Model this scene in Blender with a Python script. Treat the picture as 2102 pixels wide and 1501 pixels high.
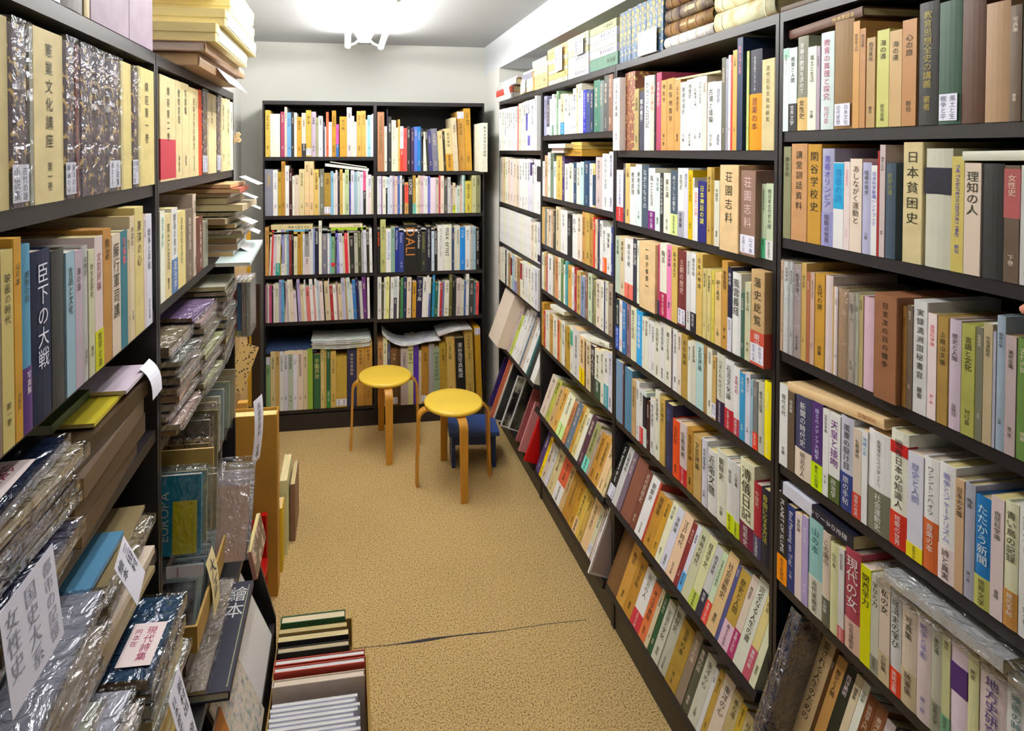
import bpy, math, random
import numpy as np
from mathutils import Matrix, Vector

for o in list(bpy.data.objects):
    bpy.data.objects.remove(o)
scene = bpy.context.scene
COL = scene.collection
rnd = random.Random(7)

# ---------------------------------------------------------------- camera
EYE = 1.7
FPX, PCX, PCY = 1166.35, 883.08, 332.17
YAW, PIT = math.radians(8.478), math.radians(1.126)
cam_d = bpy.data.cameras.new('camera')
cam = bpy.data.objects.new('camera', cam_d)
COL.objects.link(cam)
cam.location = (0, 0, EYE)
cam.rotation_euler = (math.pi/2 - PIT, 0, -YAW)
cam_d.sensor_width = 36.0
cam_d.sensor_fit = 'HORIZONTAL'
cam_d.lens = FPX/2102*36
cam_d.shift_x = (1051-PCX)/2102
cam_d.shift_y = -(750.5-PCY)/2102
cam_d.clip_start = 0.02
scene.camera = cam

# ---------------------------------------------------------------- world, exposure
world = bpy.data.worlds.new('world')
scene.world = world
world.use_nodes = True
bg = world.node_tree.nodes['Background']
bg.inputs[0].default_value = (0.85, 0.9, 1.0, 1)
bg.inputs[1].default_value = 0.05
vs = scene.view_settings
vs.view_transform = 'Standard'
vs.look = 'None'
vs.exposure = 0.12
vs.gamma = 1.0
vs.use_curve_mapping = False
scene.cycles.use_denoising = True
scene.cycles.max_bounces = 7
scene.cycles.diffuse_bounces = 4
scene.cycles.glossy_bounces = 3
scene.cycles.transparent_max_bounces = 12
scene.cycles.caustics_reflective = False
scene.cycles.caustics_refractive = False
TUBE_POWER = (56.0, 55.0, 9.0)     # ceiling lights, far to near; the two nearer ones are added, unseen

# ---------------------------------------------------------------- camera model: photo pixel -> point in the room
_cy, _sy, _cp, _sp = math.cos(YAW), math.sin(YAW), math.cos(PIT), math.sin(PIT)
def ray(px, py):
    x = (px-PCX)/FPX; u = -(py-PCY)/FPX
    d2 = _cp + _sp*u; u2 = -_sp + _cp*u
    return (_cy*x + _sy*d2, -_sy*x + _cy*d2, u2)
def atX(px, py, X):
    r = ray(px, py); k = X/r[0]; return Vector((X, r[1]*k, EYE+r[2]*k))
def atY(px, py, Y):
    r = ray(px, py); k = Y/r[1]; return Vector((r[0]*k, Y, EYE+r[2]*k))
def atZ(px, py, Z):
    r = ray(px, py); k = (Z-EYE)/r[2]; return Vector((r[0]*k, r[1]*k, Z))
def proj(p):
    X, Y, U = p[0], p[1], p[2]-EYE
    x = _cy*X - _sy*Y; d = _sy*X + _cy*Y
    d2 = _cp*d - _sp*U; u2 = _sp*d + _cp*U
    return (PCX + FPX*x/d2, PCY - FPX*u2/d2)

# ---------------------------------------------------------------- materials
def s2l(c):
    return c/12.92 if c <= 0.04045 else ((c+0.055)/1.055)**2.4
def rgb(h):
    return tuple(s2l(int(c, 16)/15.0) for c in h) if len(h) == 3 else tuple(s2l(int(h[i:i+2], 16)/255.0) for i in (0, 2, 4))
MATS = {}
def mat(h, rough=0.5, wear=0.0, scale=30.0, metal=0.0, spec=0.4, bump=0.0, stretch=None):
    key = (h, rough, wear, scale, metal, spec, bump, stretch)
    if key in MATS:
        return MATS[key]
    m = bpy.data.materials.new('surface_'+h)
    m.use_nodes = True
    nt = m.node_tree
    b = nt.nodes['Principled BSDF']
    c = rgb(h)
    b.inputs['Base Color'].default_value = (*c, 1)
    b.inputs['Roughness'].default_value = rough
    b.inputs['Metallic'].default_value = metal
    b.inputs['Specular IOR Level'].default_value = spec
    if wear > 0 or bump > 0:
        tc = nt.nodes.new('ShaderNodeTexCoord')
        nz = nt.nodes.new('ShaderNodeTexNoise')
        nz.inputs['Scale'].default_value = scale
        nz.inputs['Detail'].default_value = 4
        src = tc.outputs['Object']
        if stretch:
            mp = nt.nodes.new('ShaderNodeMapping')
            mp.inputs['Scale'].default_value = stretch
            nt.links.new(src, mp.inputs[0]); src = mp.outputs[0]
        nt.links.new(src, nz.inputs['Vector'])
        if wear > 0:
            cr = nt.nodes.new('ShaderNodeValToRGB')
            cr.color_ramp.elements[0].position = 0.35
            cr.color_ramp.elements[0].color = tuple(x*(1-wear) for x in c)+(1,)
            cr.color_ramp.elements[1].position = 0.65
            cr.color_ramp.elements[1].color = c+(1,)
            nt.links.new(nz.outputs['Fac'], cr.inputs[0])
            nt.links.new(cr.outputs[0], b.inputs['Base Color'])
        if bump > 0:
            bp = nt.nodes.new('ShaderNodeBump')
            bp.inputs['Strength'].default_value = bump
            bp.inputs['Distance'].default_value = 0.002
            nt.links.new(nz.outputs['Fac'], bp.inputs['Height'])
            nt.links.new(bp.outputs[0], b.inputs['Normal'])
    MATS[key] = m
    return m
def page_mat(h):
    """Edges of a block of pages: fine lines along the leaves."""
    key = ('pages', h)
    if key in MATS:
        return MATS[key]
    m = bpy.data.materials.new('pages_'+h); m.use_nodes = True
    nt = m.node_tree; b = nt.nodes['Principled BSDF']
    tc = nt.nodes.new('ShaderNodeTexCoord')
    mp = nt.nodes.new('ShaderNodeMapping'); mp.inputs['Scale'].default_value = (1400, 6, 6)
    nz = nt.nodes.new('ShaderNodeTexNoise'); nz.inputs['Scale'].default_value = 1.0
    cr = nt.nodes.new('ShaderNodeValToRGB'); c = rgb(h)
    cr.color_ramp.elements[0].position = 0.3; cr.color_ramp.elements[0].color = tuple(x*.62 for x in c)+(1,)
    cr.color_ramp.elements[1].position = 0.62; cr.color_ramp.elements[1].color = c+(1,)
    nt.links.new(tc.outputs['Object'], mp.inputs[0]); nt.links.new(mp.outputs[0], nz.inputs['Vector'])
    nt.links.new(nz.outputs['Fac'], cr.inputs[0]); nt.links.new(cr.outputs[0], b.inputs['Base Color'])
    b.inputs['Roughness'].default_value = 0.85; b.inputs['Specular IOR Level'].default_value = 0.15
    MATS[key] = m
    return m
def pattern_mat(key, cols, scale, kind='voronoi', rough=0.5, thr=(0.3, 0.5)):
    k = ('pat', key)
    if k in MATS:
        return MATS[k]
    m = bpy.data.materials.new('pattern_'+key); m.use_nodes = True
    nt = m.node_tree; b = nt.nodes['Principled BSDF']
    tc = nt.nodes.new('ShaderNodeTexCoord')
    if kind == 'voronoi':
        tx = nt.nodes.new('ShaderNodeTexVoronoi'); tx.inputs['Scale'].default_value = scale; out = tx.outputs['Distance']
    elif kind == 'wave':
        tx = nt.nodes.new('ShaderNodeTexWave'); tx.inputs['Scale'].default_value = scale
        tx.inputs['Distortion'].default_value = 0.6; tx.inputs['Detail'].default_value = 2; out = tx.outputs['Fac']
    else:
        tx = nt.nodes.new('ShaderNodeTexNoise'); tx.inputs['Scale'].default_value = scale
        tx.inputs['Detail'].default_value = 3; out = tx.outputs['Fac']
    nt.links.new(tc.outputs['Object'], tx.inputs['Vector'])
    cr = nt.nodes.new('ShaderNodeValToRGB')
    cr.color_ramp.elements[0].position = thr[0]; cr.color_ramp.elements[0].color = rgb(cols[0])+(1,)
    cr.color_ramp.elements[1].position = thr[1]; cr.color_ramp.elements[1].color = rgb(cols[-1])+(1,)
    for i, cc in enumerate(cols[1:-1]):
        e = cr.color_ramp.elements.new(thr[0]+(thr[1]-thr[0])*(i+1)/(len(cols)-1)); e.color = rgb(cc)+(1,)
    nt.links.new(out, cr.inputs[0]); nt.links.new(cr.outputs[0], b.inputs['Base Color'])
    b.inputs['Roughness'].default_value = rough
    MATS[k] = m
    return m
def plastic_mat(strength=1.0):
    key = ('plastic', strength)
    if key in MATS:
        return MATS[key]
    m = bpy.data.materials.new('clear_film'); m.use_nodes = True
    nt = m.node_tree; nt.nodes.clear()
    out = nt.nodes.new('ShaderNodeOutputMaterial'); mix = nt.nodes.new('ShaderNodeMixShader')
    tr = nt.nodes.new('ShaderNodeBsdfTransparent'); tr.inputs[0].default_value = (0.93, 0.94, 0.95, 1)
    gl = nt.nodes.new('ShaderNodeBsdfGlossy'); gl.inputs['Roughness'].default_value = 0.12
    gl.inputs[0].default_value = (0.9, 0.92, 1, 1)
    tc = nt.nodes.new('ShaderNodeTexCoord'); nz = nt.nodes.new('ShaderNodeTexNoise')
    nz.inputs['Scale'].default_value = 34; nz.inputs['Detail'].default_value = 3; nz.inputs['Distortion'].default_value = 1.5
    bp = nt.nodes.new('ShaderNodeBump'); bp.inputs['Strength'].default_value = 0.9; bp.inputs['Distance'].default_value = 0.012
    fr = nt.nodes.new('ShaderNodeLayerWeight'); fr.inputs[0].default_value = 0.35
    ma = nt.nodes.new('ShaderNodeMath'); ma.operation = 'MULTIPLY_ADD'; ma.inputs[1].default_value = 0.6*strength; ma.inputs[2].default_value = 0.13*strength; ma.use_clamp = True
    L = nt.links.new
    L(tc.outputs['Object'], nz.inputs['Vector']); L(nz.outputs['Fac'], bp.inputs['Height'])
    L(bp.outputs[0], gl.inputs['Normal']); L(bp.outputs[0], fr.inputs['Normal'])
    L(fr.outputs['Facing'], ma.inputs[0]); L(ma.outputs[0], mix.inputs[0])
    L(tr.outputs[0], mix.inputs[1]); L(gl.outputs[0], mix.inputs[2]); L(mix.outputs[0], out.inputs[0])
    MATS[key] = m
    return m

# ---------------------------------------------------------------- objects
def link(name, me, parent=None, M=None, mats=()):
    for m in mats:
        me.materials.append(m)
    o = bpy.data.objects.new(name, me)
    COL.objects.link(o)
    if parent is not None:
        o.parent = parent
    if M is not None:
        o.matrix_basis = M
    return o
def mesh(name, V, F, mi=None, smooth=False):
    me = bpy.data.meshes.new(name)
    me.from_pydata([tuple(v) for v in V], [], [tuple(f) for f in F])
    if mi is not None:
        me.polygons.foreach_set('material_index', mi)
    if smooth:
        me.polygons.foreach_set('use_smooth', [True]*len(me.polygons))
    me.update()
    return me
class MB:
    """collects shapes for ONE mesh"""
    def __init__(s): s.V = []; s.F = []; s.I = []
    def add(s, V, F, mi=0):
        n = len(s.V); s.V += [tuple(v) for v in V]; s.F += [tuple(i+n for i in f) for f in F]; s.I += [mi]*len(F); return s
    def box(s, a, b, mi=0, M=None, ch=0.0):
        x0, y0, z0 = a; x1, y1, z1 = b
        if ch > 0:
            P = [(x0+ch, y0), (x1-ch, y0), (x1, y0+ch), (x1, y1-ch), (x1-ch, y1), (x0+ch, y1), (x0, y1-ch), (x0, y0+ch)]
            return s.prism(P, z0, z1, mi, M)
        V = [(x0, y0, z0), (x1, y0, z0), (x1, y1, z0), (x0, y1, z0), (x0, y0, z1), (x1, y0, z1), (x1, y1, z1), (x0, y1, z1)]
        if M is not None:
            V = [M @ Vector(v) for v in V]
        return s.add(V, [(3, 2, 1, 0), (4, 5, 6, 7), (0, 1, 5, 4), (1, 2, 6, 5), (2, 3, 7, 6), (3, 0, 4, 7)], mi)
    def prism(s, P, z0, z1, mi=0, M=None):
        n = len(P)
        V = [(p[0], p[1], z0) for p in P]+[(p[0], p[1], z1) for p in P]
        if M is not None:
            V = [M @ Vector(v) for v in V]
        F = [tuple(range(n-1, -1, -1)), tuple(range(n, 2*n))]+[(i, (i+1) % n, n+(i+1) % n, n+i) for i in range(n)]
        return s.add(V, F, mi)
    def shell(s, O, I, z0, z1, mi=0):
        """open U profile: outer points O, inner points I, raised z0..z1"""
        n = len(O)
        V = [(p[0], p[1], z0) for p in O]+[(p[0], p[1], z1) for p in O]+[(p[0], p[1], z0) for p in I]+[(p[0], p[1], z1) for p in I]
        F = []
        for i in range(n-1):
            F += [(i, i+1, n+i+1, n+i), (2*n+i+1, 2*n+i, 3*n+i, 3*n+i+1), (n+i, n+i+1, 3*n+i+1, 3*n+i), (i+1, i, 2*n+i, 2*n+i+1)]
        F += [(0, n, 3*n, 2*n), (2*n-1, n-1, 3*n-1, 4*n-1)]
        return s.add(V, F, mi)
    def tube(s, pts, r, seg=10, mi=0, cap=True):
        pts = [Vector(p) for p in pts]; n = len(pts); V = []
        up = Vector((0, 0, 1))
        for i, p in enumerate(pts):
            d = (pts[min(i+1, n-1)]-pts[max(i-1, 0)]).normalized()
            a = d.cross(up)
            if a.length < 1e-4:
                a = d.cross(Vector((1, 0, 0)))
            a.normalize(); b = d.cross(a)
            rr = r[i] if isinstance(r, (list, tuple)) else r
            V += [p+a*rr*math.cos(2*math.pi*k/seg)+b*rr*math.sin(2*math.pi*k/seg) for k in range(seg)]
        F = [(i*seg+k, i*seg+(k+1) % seg, (i+1)*seg+(k+1) % seg, (i+1)*seg+k) for i in range(n-1) for k in range(seg)]
        if cap:
            F += [tuple(range(seg-1, -1, -1)), tuple(range((n-1)*seg, n*seg))]
        return s.add(V, F, mi)
    def lathe(s, prof, seg=48, mi=0):
        V = []; n = len(prof)
        for k in range(seg):
            a = 2*math.pi*k/seg
            V += [(r*math.cos(a), r*math.sin(a), z) for r, z in prof]
        F = [(k*n+i, ((k+1) % seg)*n+i, ((k+1) % seg)*n+i+1, k*n+i+1) for k in range(seg) for i in range(n-1)]
        return s.add(V, F, mi)
    def sheet(s, fn, nu, nv, th, mi=0):
        """a bent sheet with thickness: fn(u,v)->Vector"""
        P = [[Vector(fn(i/nu, j/nv)) for j in range(nv+1)] for i in range(nu+1)]
        V = []; w = nv+1
        for i in range(nu+1):
            for j in range(nv+1):
                du = P[min(i+1, nu)][j]-P[max(i-1, 0)][j]; dv = P[i][min(j+1, nv)]-P[i][max(j-1, 0)]
                nrm = du.cross(dv).normalized()
                V.append(P[i][j]+nrm*th/2)
        for i in range(nu+1):
            for j in range(nv+1):
                V.append(2*P[i][j]-V[i*w+j])
        N = (nu+1)*w; F = []
        for i in range(nu):
            for j in range(nv):
                a = i*w+j
                F += [(a, a+w, a+w+1, a+1), (N+a+1, N+a+w+1, N+a+w, N+a)]
        for i in range(nu):
            a = i*w; F.append((a, N+a, N+a+w, a+w)); a = i*w+nv; F.append((a, a+w, N+a+w, N+a))
        for j in range(nv):
            a = j; F.append((a, a+1, N+a+1, N+a)); a = nu*w+j; F.append((a, N+a, N+a+1, a+1))
        return s.add(V, F, mi)
    def build(s, name, mats, parent=None, M=None, smooth=False):
        if not isinstance(mats, (list, tuple)):
            mats = [mats]
        return link(name, mesh(name, s.V, s.F, s.I, smooth), parent, M, mats)
def tag(o, label, cat, group=None, kind=None):
    o['label'] = label
    o['category'] = cat
    if group: o['group'] = group
    if kind: o['kind'] = kind
    return o
def struct(o):
    o['kind'] = 'structure'; return o
def empty(name, M, label, cat, group=None):
    o = bpy.data.objects.new(name, None); COL.objects.link(o)
    o.empty_display_size = 0.05
    o.matrix_basis = M if isinstance(M, Matrix) else Matrix.Translation(M)
    return tag(o, label, cat, group)
def frame(o, ex, ey, ez):
    M = Matrix.Identity(4)
    for i, e in enumerate((ex, ey, ez)):
        for j in range(3): M[j][i] = e[j]
    for j in range(3): M[j][3] = o[j]
    return M
T = Matrix.Translation
def RZ(d): return Matrix.Rotation(math.radians(d), 4, 'Z')
def RX(d): return Matrix.Rotation(math.radians(d), 4, 'X')
def RY(d): return Matrix.Rotation(math.radians(d), 4, 'Y')

# ---------------------------------------------------------------- lettering: flat glyph meshes
GLYPH = {}
def load_glyphs(chars, bold=False):
    todo = [c for c in chars if (c, bold) not in GLYPH and c not in ' _']
    objs = []
    for c in todo:
        cu = bpy.data.curves.new('g', 'FONT'); cu.body = c; cu.size = 1.0; cu.resolution_u = 2
        cu.align_x = 'LEFT'; cu.fill_mode = 'FRONT'
        o = bpy.data.objects.new('g', cu); COL.objects.link(o); objs.append(o)
    if not objs: return
    dg = bpy.context.evaluated_depsgraph_get(); dg.update()
    for c, o in zip(todo, objs):
        ev = o.evaluated_get(dg); me = ev.to_mesh()
        if me and len(me.vertices):
            V = np.empty(len(me.vertices)*3, dtype=np.float32); me.vertices.foreach_get('co', V); V = V.reshape(-1, 3)[:, :2].copy()
            F = [tuple(p.vertices) for p in me.polygons]
            GLYPH[(c, bold)] = (V, F)
        else:
            GLYPH[(c, bold)] = (np.zeros((0, 2), dtype=np.float32), [])
        ev.to_mesh_clear()
    for o in objs:
        cu = o.data; bpy.data.objects.remove(o); bpy.data.curves.remove(cu)
def is_cjk(s): return any(ord(c) > 0x2E7F for c in s)
ROT = set('ー「」『』【】（）()〜…―')
def lay_vertical(s, size, bold=False, pitch=1.0):
    """vertical writing, centred on x=0, starting at z=0 downwards; returns V2 (x,z), F"""
    V = []; F = []; n = 0
    for i, c in enumerate(s):
        g = GLYPH.get((c, bold))
        if g is None or len(g[0]) == 0: continue
        P = g[0]
        lo, hi = P.min(0), P.max(0)
        if c in ROT:
            cx, cz = (lo+hi)/2
            Q = np.stack([(P[:, 1]-cz), -(P[:, 0]-cx)-0.5], 1)
        elif ord(c) < 0x2E80:
            Q = np.stack([P[:, 0]-(lo[0]+hi[0])/2, P[:, 1]-hi[1]-0.1], 1)
        else:
            Q = np.stack([P[:, 0]-0.5, P[:, 1]-0.88], 1)
        Q = Q*size + np.array([0, -i*size*pitch])
        V.append(Q); F += [tuple(k+n for k in f) for f in g[1]]; n += len(Q)
    return (np.concatenate(V) if V else np.zeros((0, 2))), F
def lay_latin(s, size, bold=False):
    """horizontal line, from x=0; returns V2, F, width"""
    V = []; F = []; n = 0; x = 0.0
    for c in s.replace('_', ' '):
        g = GLYPH.get((c, bold))
        if c == ' ' or g is None or len(g[0]) == 0:
            x += 0.28; continue
        P = g[0]; lo, hi = P.min(0), P.max(0)
        V.append((P+np.array([x-lo[0], 0]))*size); F += [tuple(k+n for k in f) for f in g[1]]; n += len(P)
        x += hi[0]-lo[0]+0.09
    return (np.concatenate(V) if V else np.zeros((0, 2))), F, x*size
XR, XL, YB = 0.937, -0.357, 3.493      # faces of the right, left and end bookcases
# ---------------------------------------------------------------- the room
def carpet():
    m = bpy.data.materials.new('speckled_carpet'); m.use_nodes = True
    nt = m.node_tree; b = nt.nodes['Principled BSDF']; L = nt.links.new
    tc = nt.nodes.new('ShaderNodeTexCoord')
    n1 = nt.nodes.new('ShaderNodeTexNoise'); n1.inputs['Scale'].default_value = 210; n1.inputs['Detail'].default_value = 2.5; n1.inputs['Roughness'].default_value = 0.6
    n2 = nt.nodes.new('ShaderNodeTexNoise'); n2.inputs['Scale'].default_value = 2.2; n2.inputs['Detail'].default_value = 3
    L(tc.outputs['Object'], n1.inputs['Vector']); L(tc.outputs['Object'], n2.inputs['Vector'])
    cr = nt.nodes.new('ShaderNodeValToRGB')
    e = cr.color_ramp.elements
    e[0].position = 0.34; e[0].color = (0.11, 0.07, 0.034, 1)
    e[1].position = 0.62; e[1].color = (0.74, 0.53, 0.25, 1)
    k = e.new(0.46); k.color = (0.54, 0.365, 0.145, 1)
    mx = nt.nodes.new('ShaderNodeMixRGB'); mx.blend_type = 'MULTIPLY'; mx.inputs[0].default_value = 0.25
    L(n1.outputs['Fac'], cr.inputs[0]); L(cr.outputs[0], mx.inputs[1]); L(n2.outputs['Fac'], mx.inputs[2]); L(mx.outputs[0], b.inputs['Base Color'])
    bp = nt.nodes.new('ShaderNodeBump'); bp.inputs['Strength'].default_value = 0.35; bp.inputs['Distance'].default_value = 0.004
    L(n1.outputs['Fac'], bp.inputs['Height']); L(bp.outputs[0], b.inputs['Normal'])
    b.inputs['Roughness'].default_value = 0.95; b.inputs['Specular IOR Level'].default_value = 0.1
    return m
XW, YW, ZC = 0.942, 3.80, 2.404          # right wall face, end wall, ceiling
XA, XLW, YN = 1.245, -0.665, -1.3        # back of the right recess, left wall, wall behind the camera
wallm = mat('d9d8d2', 0.8, 0.03, 2.0, spec=0.2)
ceilm = mat('bcbec0', 0.85, 0.03, 2.0, spec=0.2)
def slab(name, a, b, m):
    return struct(MB().box(a, b).build(name, m))
slab('floor', (XLW-.1, YN-.1, -0.1), (XA+.1, YW+.1, 0), carpet())
slab('ceiling', (XLW-.1, YN-.1, ZC), (XA+.1, YW+.1, ZC+.1), ceilm)
slab('wall_back', (XLW-.1, YW, 0), (XA+.1, YW+.1, ZC), wallm)
slab('wall_left', (XLW-.1, YN, 0), (XLW, YW, ZC), wallm)
slab('wall_near', (XLW-.1, YN-.1, 0), (XA+.1, YN, ZC), wallm)
slab('wall_right', (XA, YN, 0), (XA+.1, YW, ZC), wallm)
slab('wall_right_beam', (XW, YN, 2.21), (XA, YW, ZC), mat('d2d6da', 0.8, 0.03, 2.0, spec=0.2))
slab('wall_right_return', (XW, 3.425, 0), (XA, YW, 2.21), wallm)
slab('wall_right_end', (XW, YN, 0), (XA, 0.34, 2.21), wallm)
# a worn seam in the carpet
def seam():
    m = MB(); n = 24; V = []; x0, x1 = -0.06, 0.86
    for i in range(n+1):
        u = i/n; x = x0+(x1-x0)*u
        w = 0.0010+0.0052*math.exp(-((u-0.36)/0.08)**2)+0.0016*math.exp(-((u-.56)/.07)**2)
        y = 1.921+0.002*math.sin(u*17)
        V += [(x, y-w, 0.0006), (x, y+w, 0.0006), (x, y-w, -0.001), (x, y+w, -0.001)]
    F = []
    for i in range(n):
        a = 4*i; F += [(a, a+4, a+5, a+1), (a, a+2, a+6, a+4), (a+1, a+5, a+7, a+3), (a+2, a+3, a+7, a+6)]
    F += [(0, 1, 3, 2), (4*n, 4*n+2, 4*n+3, 4*n+1)]
    o = m.add(V, F).build('floor_seam', mat('3a3638', 0.9)); struct(o)
seam()

# ---------------------------------------------------------------- ceiling light: twin bare tubes under a white batten
def emit_mat(s):
    m = bpy.data.materials.new('lit_tube'); m.use_nodes = True
    nt = m.node_tree; nt.nodes.clear(); e = nt.nodes.new('ShaderNodeEmission'); o = nt.nodes.new('ShaderNodeOutputMaterial')
    e.inputs[0].default_value = (1.0, 0.985, 0.955, 1); e.inputs[1].default_value = s; nt.links.new(e.outputs[0], o.inputs[0]); return m
def tube_light(yc, power, label):
    t = empty('fluorescent_light', T((0.113, yc, ZC)), label, 'ceiling light')
    w = mat('f4f4f2', 0.35)
    L = 0.575
    MB().prism([(-.028, -.062), (.028, -.062), (.062, 0), (-.062, 0)], -L, L, 0, Matrix(((1, 0, 0, 0), (0, 0, 1, 0), (0, 1, 0, 0), (0, 0, 0, 1)))).build('batten_housing', w, t)
    for sx in (-1, 1):
        x = sx*0.098
        tb = MB().tube([(x, -L+.03, -.085), (x, L-.03, -.085)], 0.0155, 20).build('fluorescent_tube', emit_mat(power), t)
        for p in tb.data.polygons: p.use_smooth = True
        for sy in (-1, 1):
            h = MB()
            h.tube([(x, sy*(L-.035), -.085), (x, sy*(L+.002), -.085)], [0.0178, 0.0178], 18)
            h.tube([(x, sy*(L-.01), -.085), (x*.55, sy*(L-.012), -.066), (sx*.022, sy*(L-.012), -.04)], [0.008, 0.007, 0.009], 8)
            h.build('lamp_holder', w, t)
    return t
tube_light(2.85, TUBE_POWER[0], 'white twin tube fluorescent light on the ceiling before the end wall')
tube_light(1.665, TUBE_POWER[1], 'white twin tube fluorescent light added out of view over the middle of the aisle')  # unseen fixture added to even out the light on the middle shelves
tube_light(0.45, TUBE_POWER[2], 'white twin tube fluorescent light added out of view above the aisle entrance')  # weaker unseen fixture, added to lift the near shelves

# ---------------------------------------------------------------- bookcases
dark = mat('262225', 0.38, 0.10, 60.0, spec=0.5, stretch=(1, 1, 8))
darkin = mat('1c191b', 0.55, spec=0.35)
def bookcase(M, w, h, d, shelves, label, name='bookcase', dividers=(), base=None, plinth=0.10, group=None):
    """local: x left to right, y into the case, z up; shelves = [(z of the top face, tilt, x0, x1)]"""
    root = empty(name, M, label, 'bookcase', group)
    p = 0.0095
    prof = [(0, 0), (d, 0), (d, h), (0, h)]
    if base: prof = [(-base, 0), (d, 0), (d, h), (0, h), (0, .62), (-base, .155)]
    Mx = Matrix(((0, 0, 1, 0), (1, 0, 0, 0), (0, 1, 0, 0), (0, 0, 0, 1)))
    for x0 in (0, w-p):
        MB().prism(prof, x0, x0+p, 0, Mx).build('side_panel', dark, root)
    for xd in dividers:
        MB().box((xd-p, 0.002, plinth), (xd+p, d-.008, h-.022)).build('divider_panel', dark, root)
    MB().box((p, 0, h-.022), (w-p, d, h)).build('top_board', dark, root)
    MB().box((p, d-.006, plinth), (w-p, d, h-.022)).build('back_panel', darkin, root)
    b = base or 0
    MB().box((p, 0.004-b, 0), (w-p, 0.022-b, plinth)).build('plinth', dark, root)
    for s in shelves:
        z, tl, x0, x1, off = (list(s)+[0, p, w-p, 0][len(s)-1:])[:5]
        x0 = max(x0, p); x1 = min(x1, w-p)
        B = T((0, -off, z)) @ RX(-tl)
        dd = d-.008 if not tl else d*0.92
        MB().box((x0+.0003, 0.003, -.022), (x1-.0003, dd+off, 0), 0, B).build('shelf', dark, root)
    return root
def right_case(k, shelves, label):
    y = 3.397-0.76*k
    return bookcase(frame((XR, y, 0), (0, -1, 0), (1, 0, 0), (0, 0, 1)), 0.757, 2.0, 0.29, shelves, label, group='black bookcases along the right wall')
right_case(0, [(1.70,), (1.388,), (1.144,), (.915,), (.56, 20, 0, 9, .03), (.155, 20, 0, 9, .03)], 'black bookcase built into the right recess beside the end wall')
right_case(1, [(1.77,), (1.482,), (1.252,), (1.034,), (.762,), (.462, 20, 0, 9, .03), (.155, 20, 0, 9, .03)], 'black bookcase under the stacked cream boxed books')
right_case(2, [(1.70,), (1.455,), (1.211,), (1.006,), (.757,), (.485, 20, 0, 9, .03), (.175, 20, 0, 9, .03)], 'black bookcase under the blue and the leather volumes')
right_case(3, [(1.741,), (1.511,), (1.264,), (1.016,), (.758,), (.44, 20, 0, 9, .03), (.165, 20, 0, 9, .03)], 'black bookcase of the right wall nearest the viewer')
bookcase(frame((-0.488, YB, 0), (1, 0, 0), (0, 1, 0), (0, 0, 1)), 1.353, 1.998, 0.29,
         [(1.662, 0, 0, .6585), (1.309, 0, 0, .6585), (.95, 0, 0, .6585), (.666, 0, 0, .6585), (.128, 0, 0, .6585),
          (1.572, 0, .6775, 9), (1.308, 0, .6775, 9), (.948, 0, .6775, 9), (.660, 0, .6775, 9), (.120, 0, .6775, 9)],
         'black double bookcase standing against the white end wall', dividers=(.668,), plinth=0.098)
def left_case(y, shelves, label):
    return bookcase(frame((XL, y, 0), (0, 1, 0), (-1, 0, 0), (0, 0, 1)), 0.757, 1.885, 0.29, shelves, label, base=.125, plinth=.14, group='black bookcases along the left wall')
left_case(1.153, [(1.638,), (1.400,), (1.13,), (.86,), (.68,0,0,9,.045), (.455, 0, 0, 9, .045), (.15, 0, 0, 9, .10)], 'black bookcase along the left wall under the stacked cartons')
left_case(0.393, [(1.636,), (1.397,), (1.168,), (.938,), (.66,), (.40, 0, 0, 9, .04)], 'black bookcase of the left wall nearest the viewer')
# ---------------------------------------------------------------- books
NOUN = {'p': ('paperback_book', 'paperback'), 'h': ('hardcover_book', 'hardback'), 'b': ('slipcased_book', 'boxed book'),
        'c': ('exhibition_catalogue', 'catalogue'), 't': ('thin_booklet', 'booklet'), 'm': ('magazine', 'magazine')}
CATS = {'p': 'paperback', 'h': 'book', 'b': 'boxed book', 'c': 'catalogue', 't': 'booklet', 'm': 'magazine'}
POOL = '日本文化の研究 近代思想史 美術全集 民俗学入門 現代詩集 歴史と人間 哲学の道 社会運動史 東洋の心 風土と生活 教育原理 世界文学 戦争と平和 都市の記憶 自然科学論 古代の謎 文芸評論 経済学史 言語と文化 女性史 江戸時代 考古学雑誌 地方史研究 旅の手帖 音楽の本 写真集 絵画の見方 随筆集 政治学 国史大系 明治の人 昭和史 短歌の世界 民家 仏教美術 茶の湯 陶芸 中国史 朝鮮史 西洋美術 演劇論 映画の時代 詩と真実 海の道 山の本 小説集 日記抄 書物の話'.split()
AUTH = '研究会編 書房 出版社 文庫 選書 刊行会 新社 編集部 書店 叢書 著者 第一巻 第二巻 上巻 下巻'.split()
def lum(c): return 0.3*int(c[0], 16)+0.59*int(c[1], 16)+0.11*int(c[2], 16)
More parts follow.
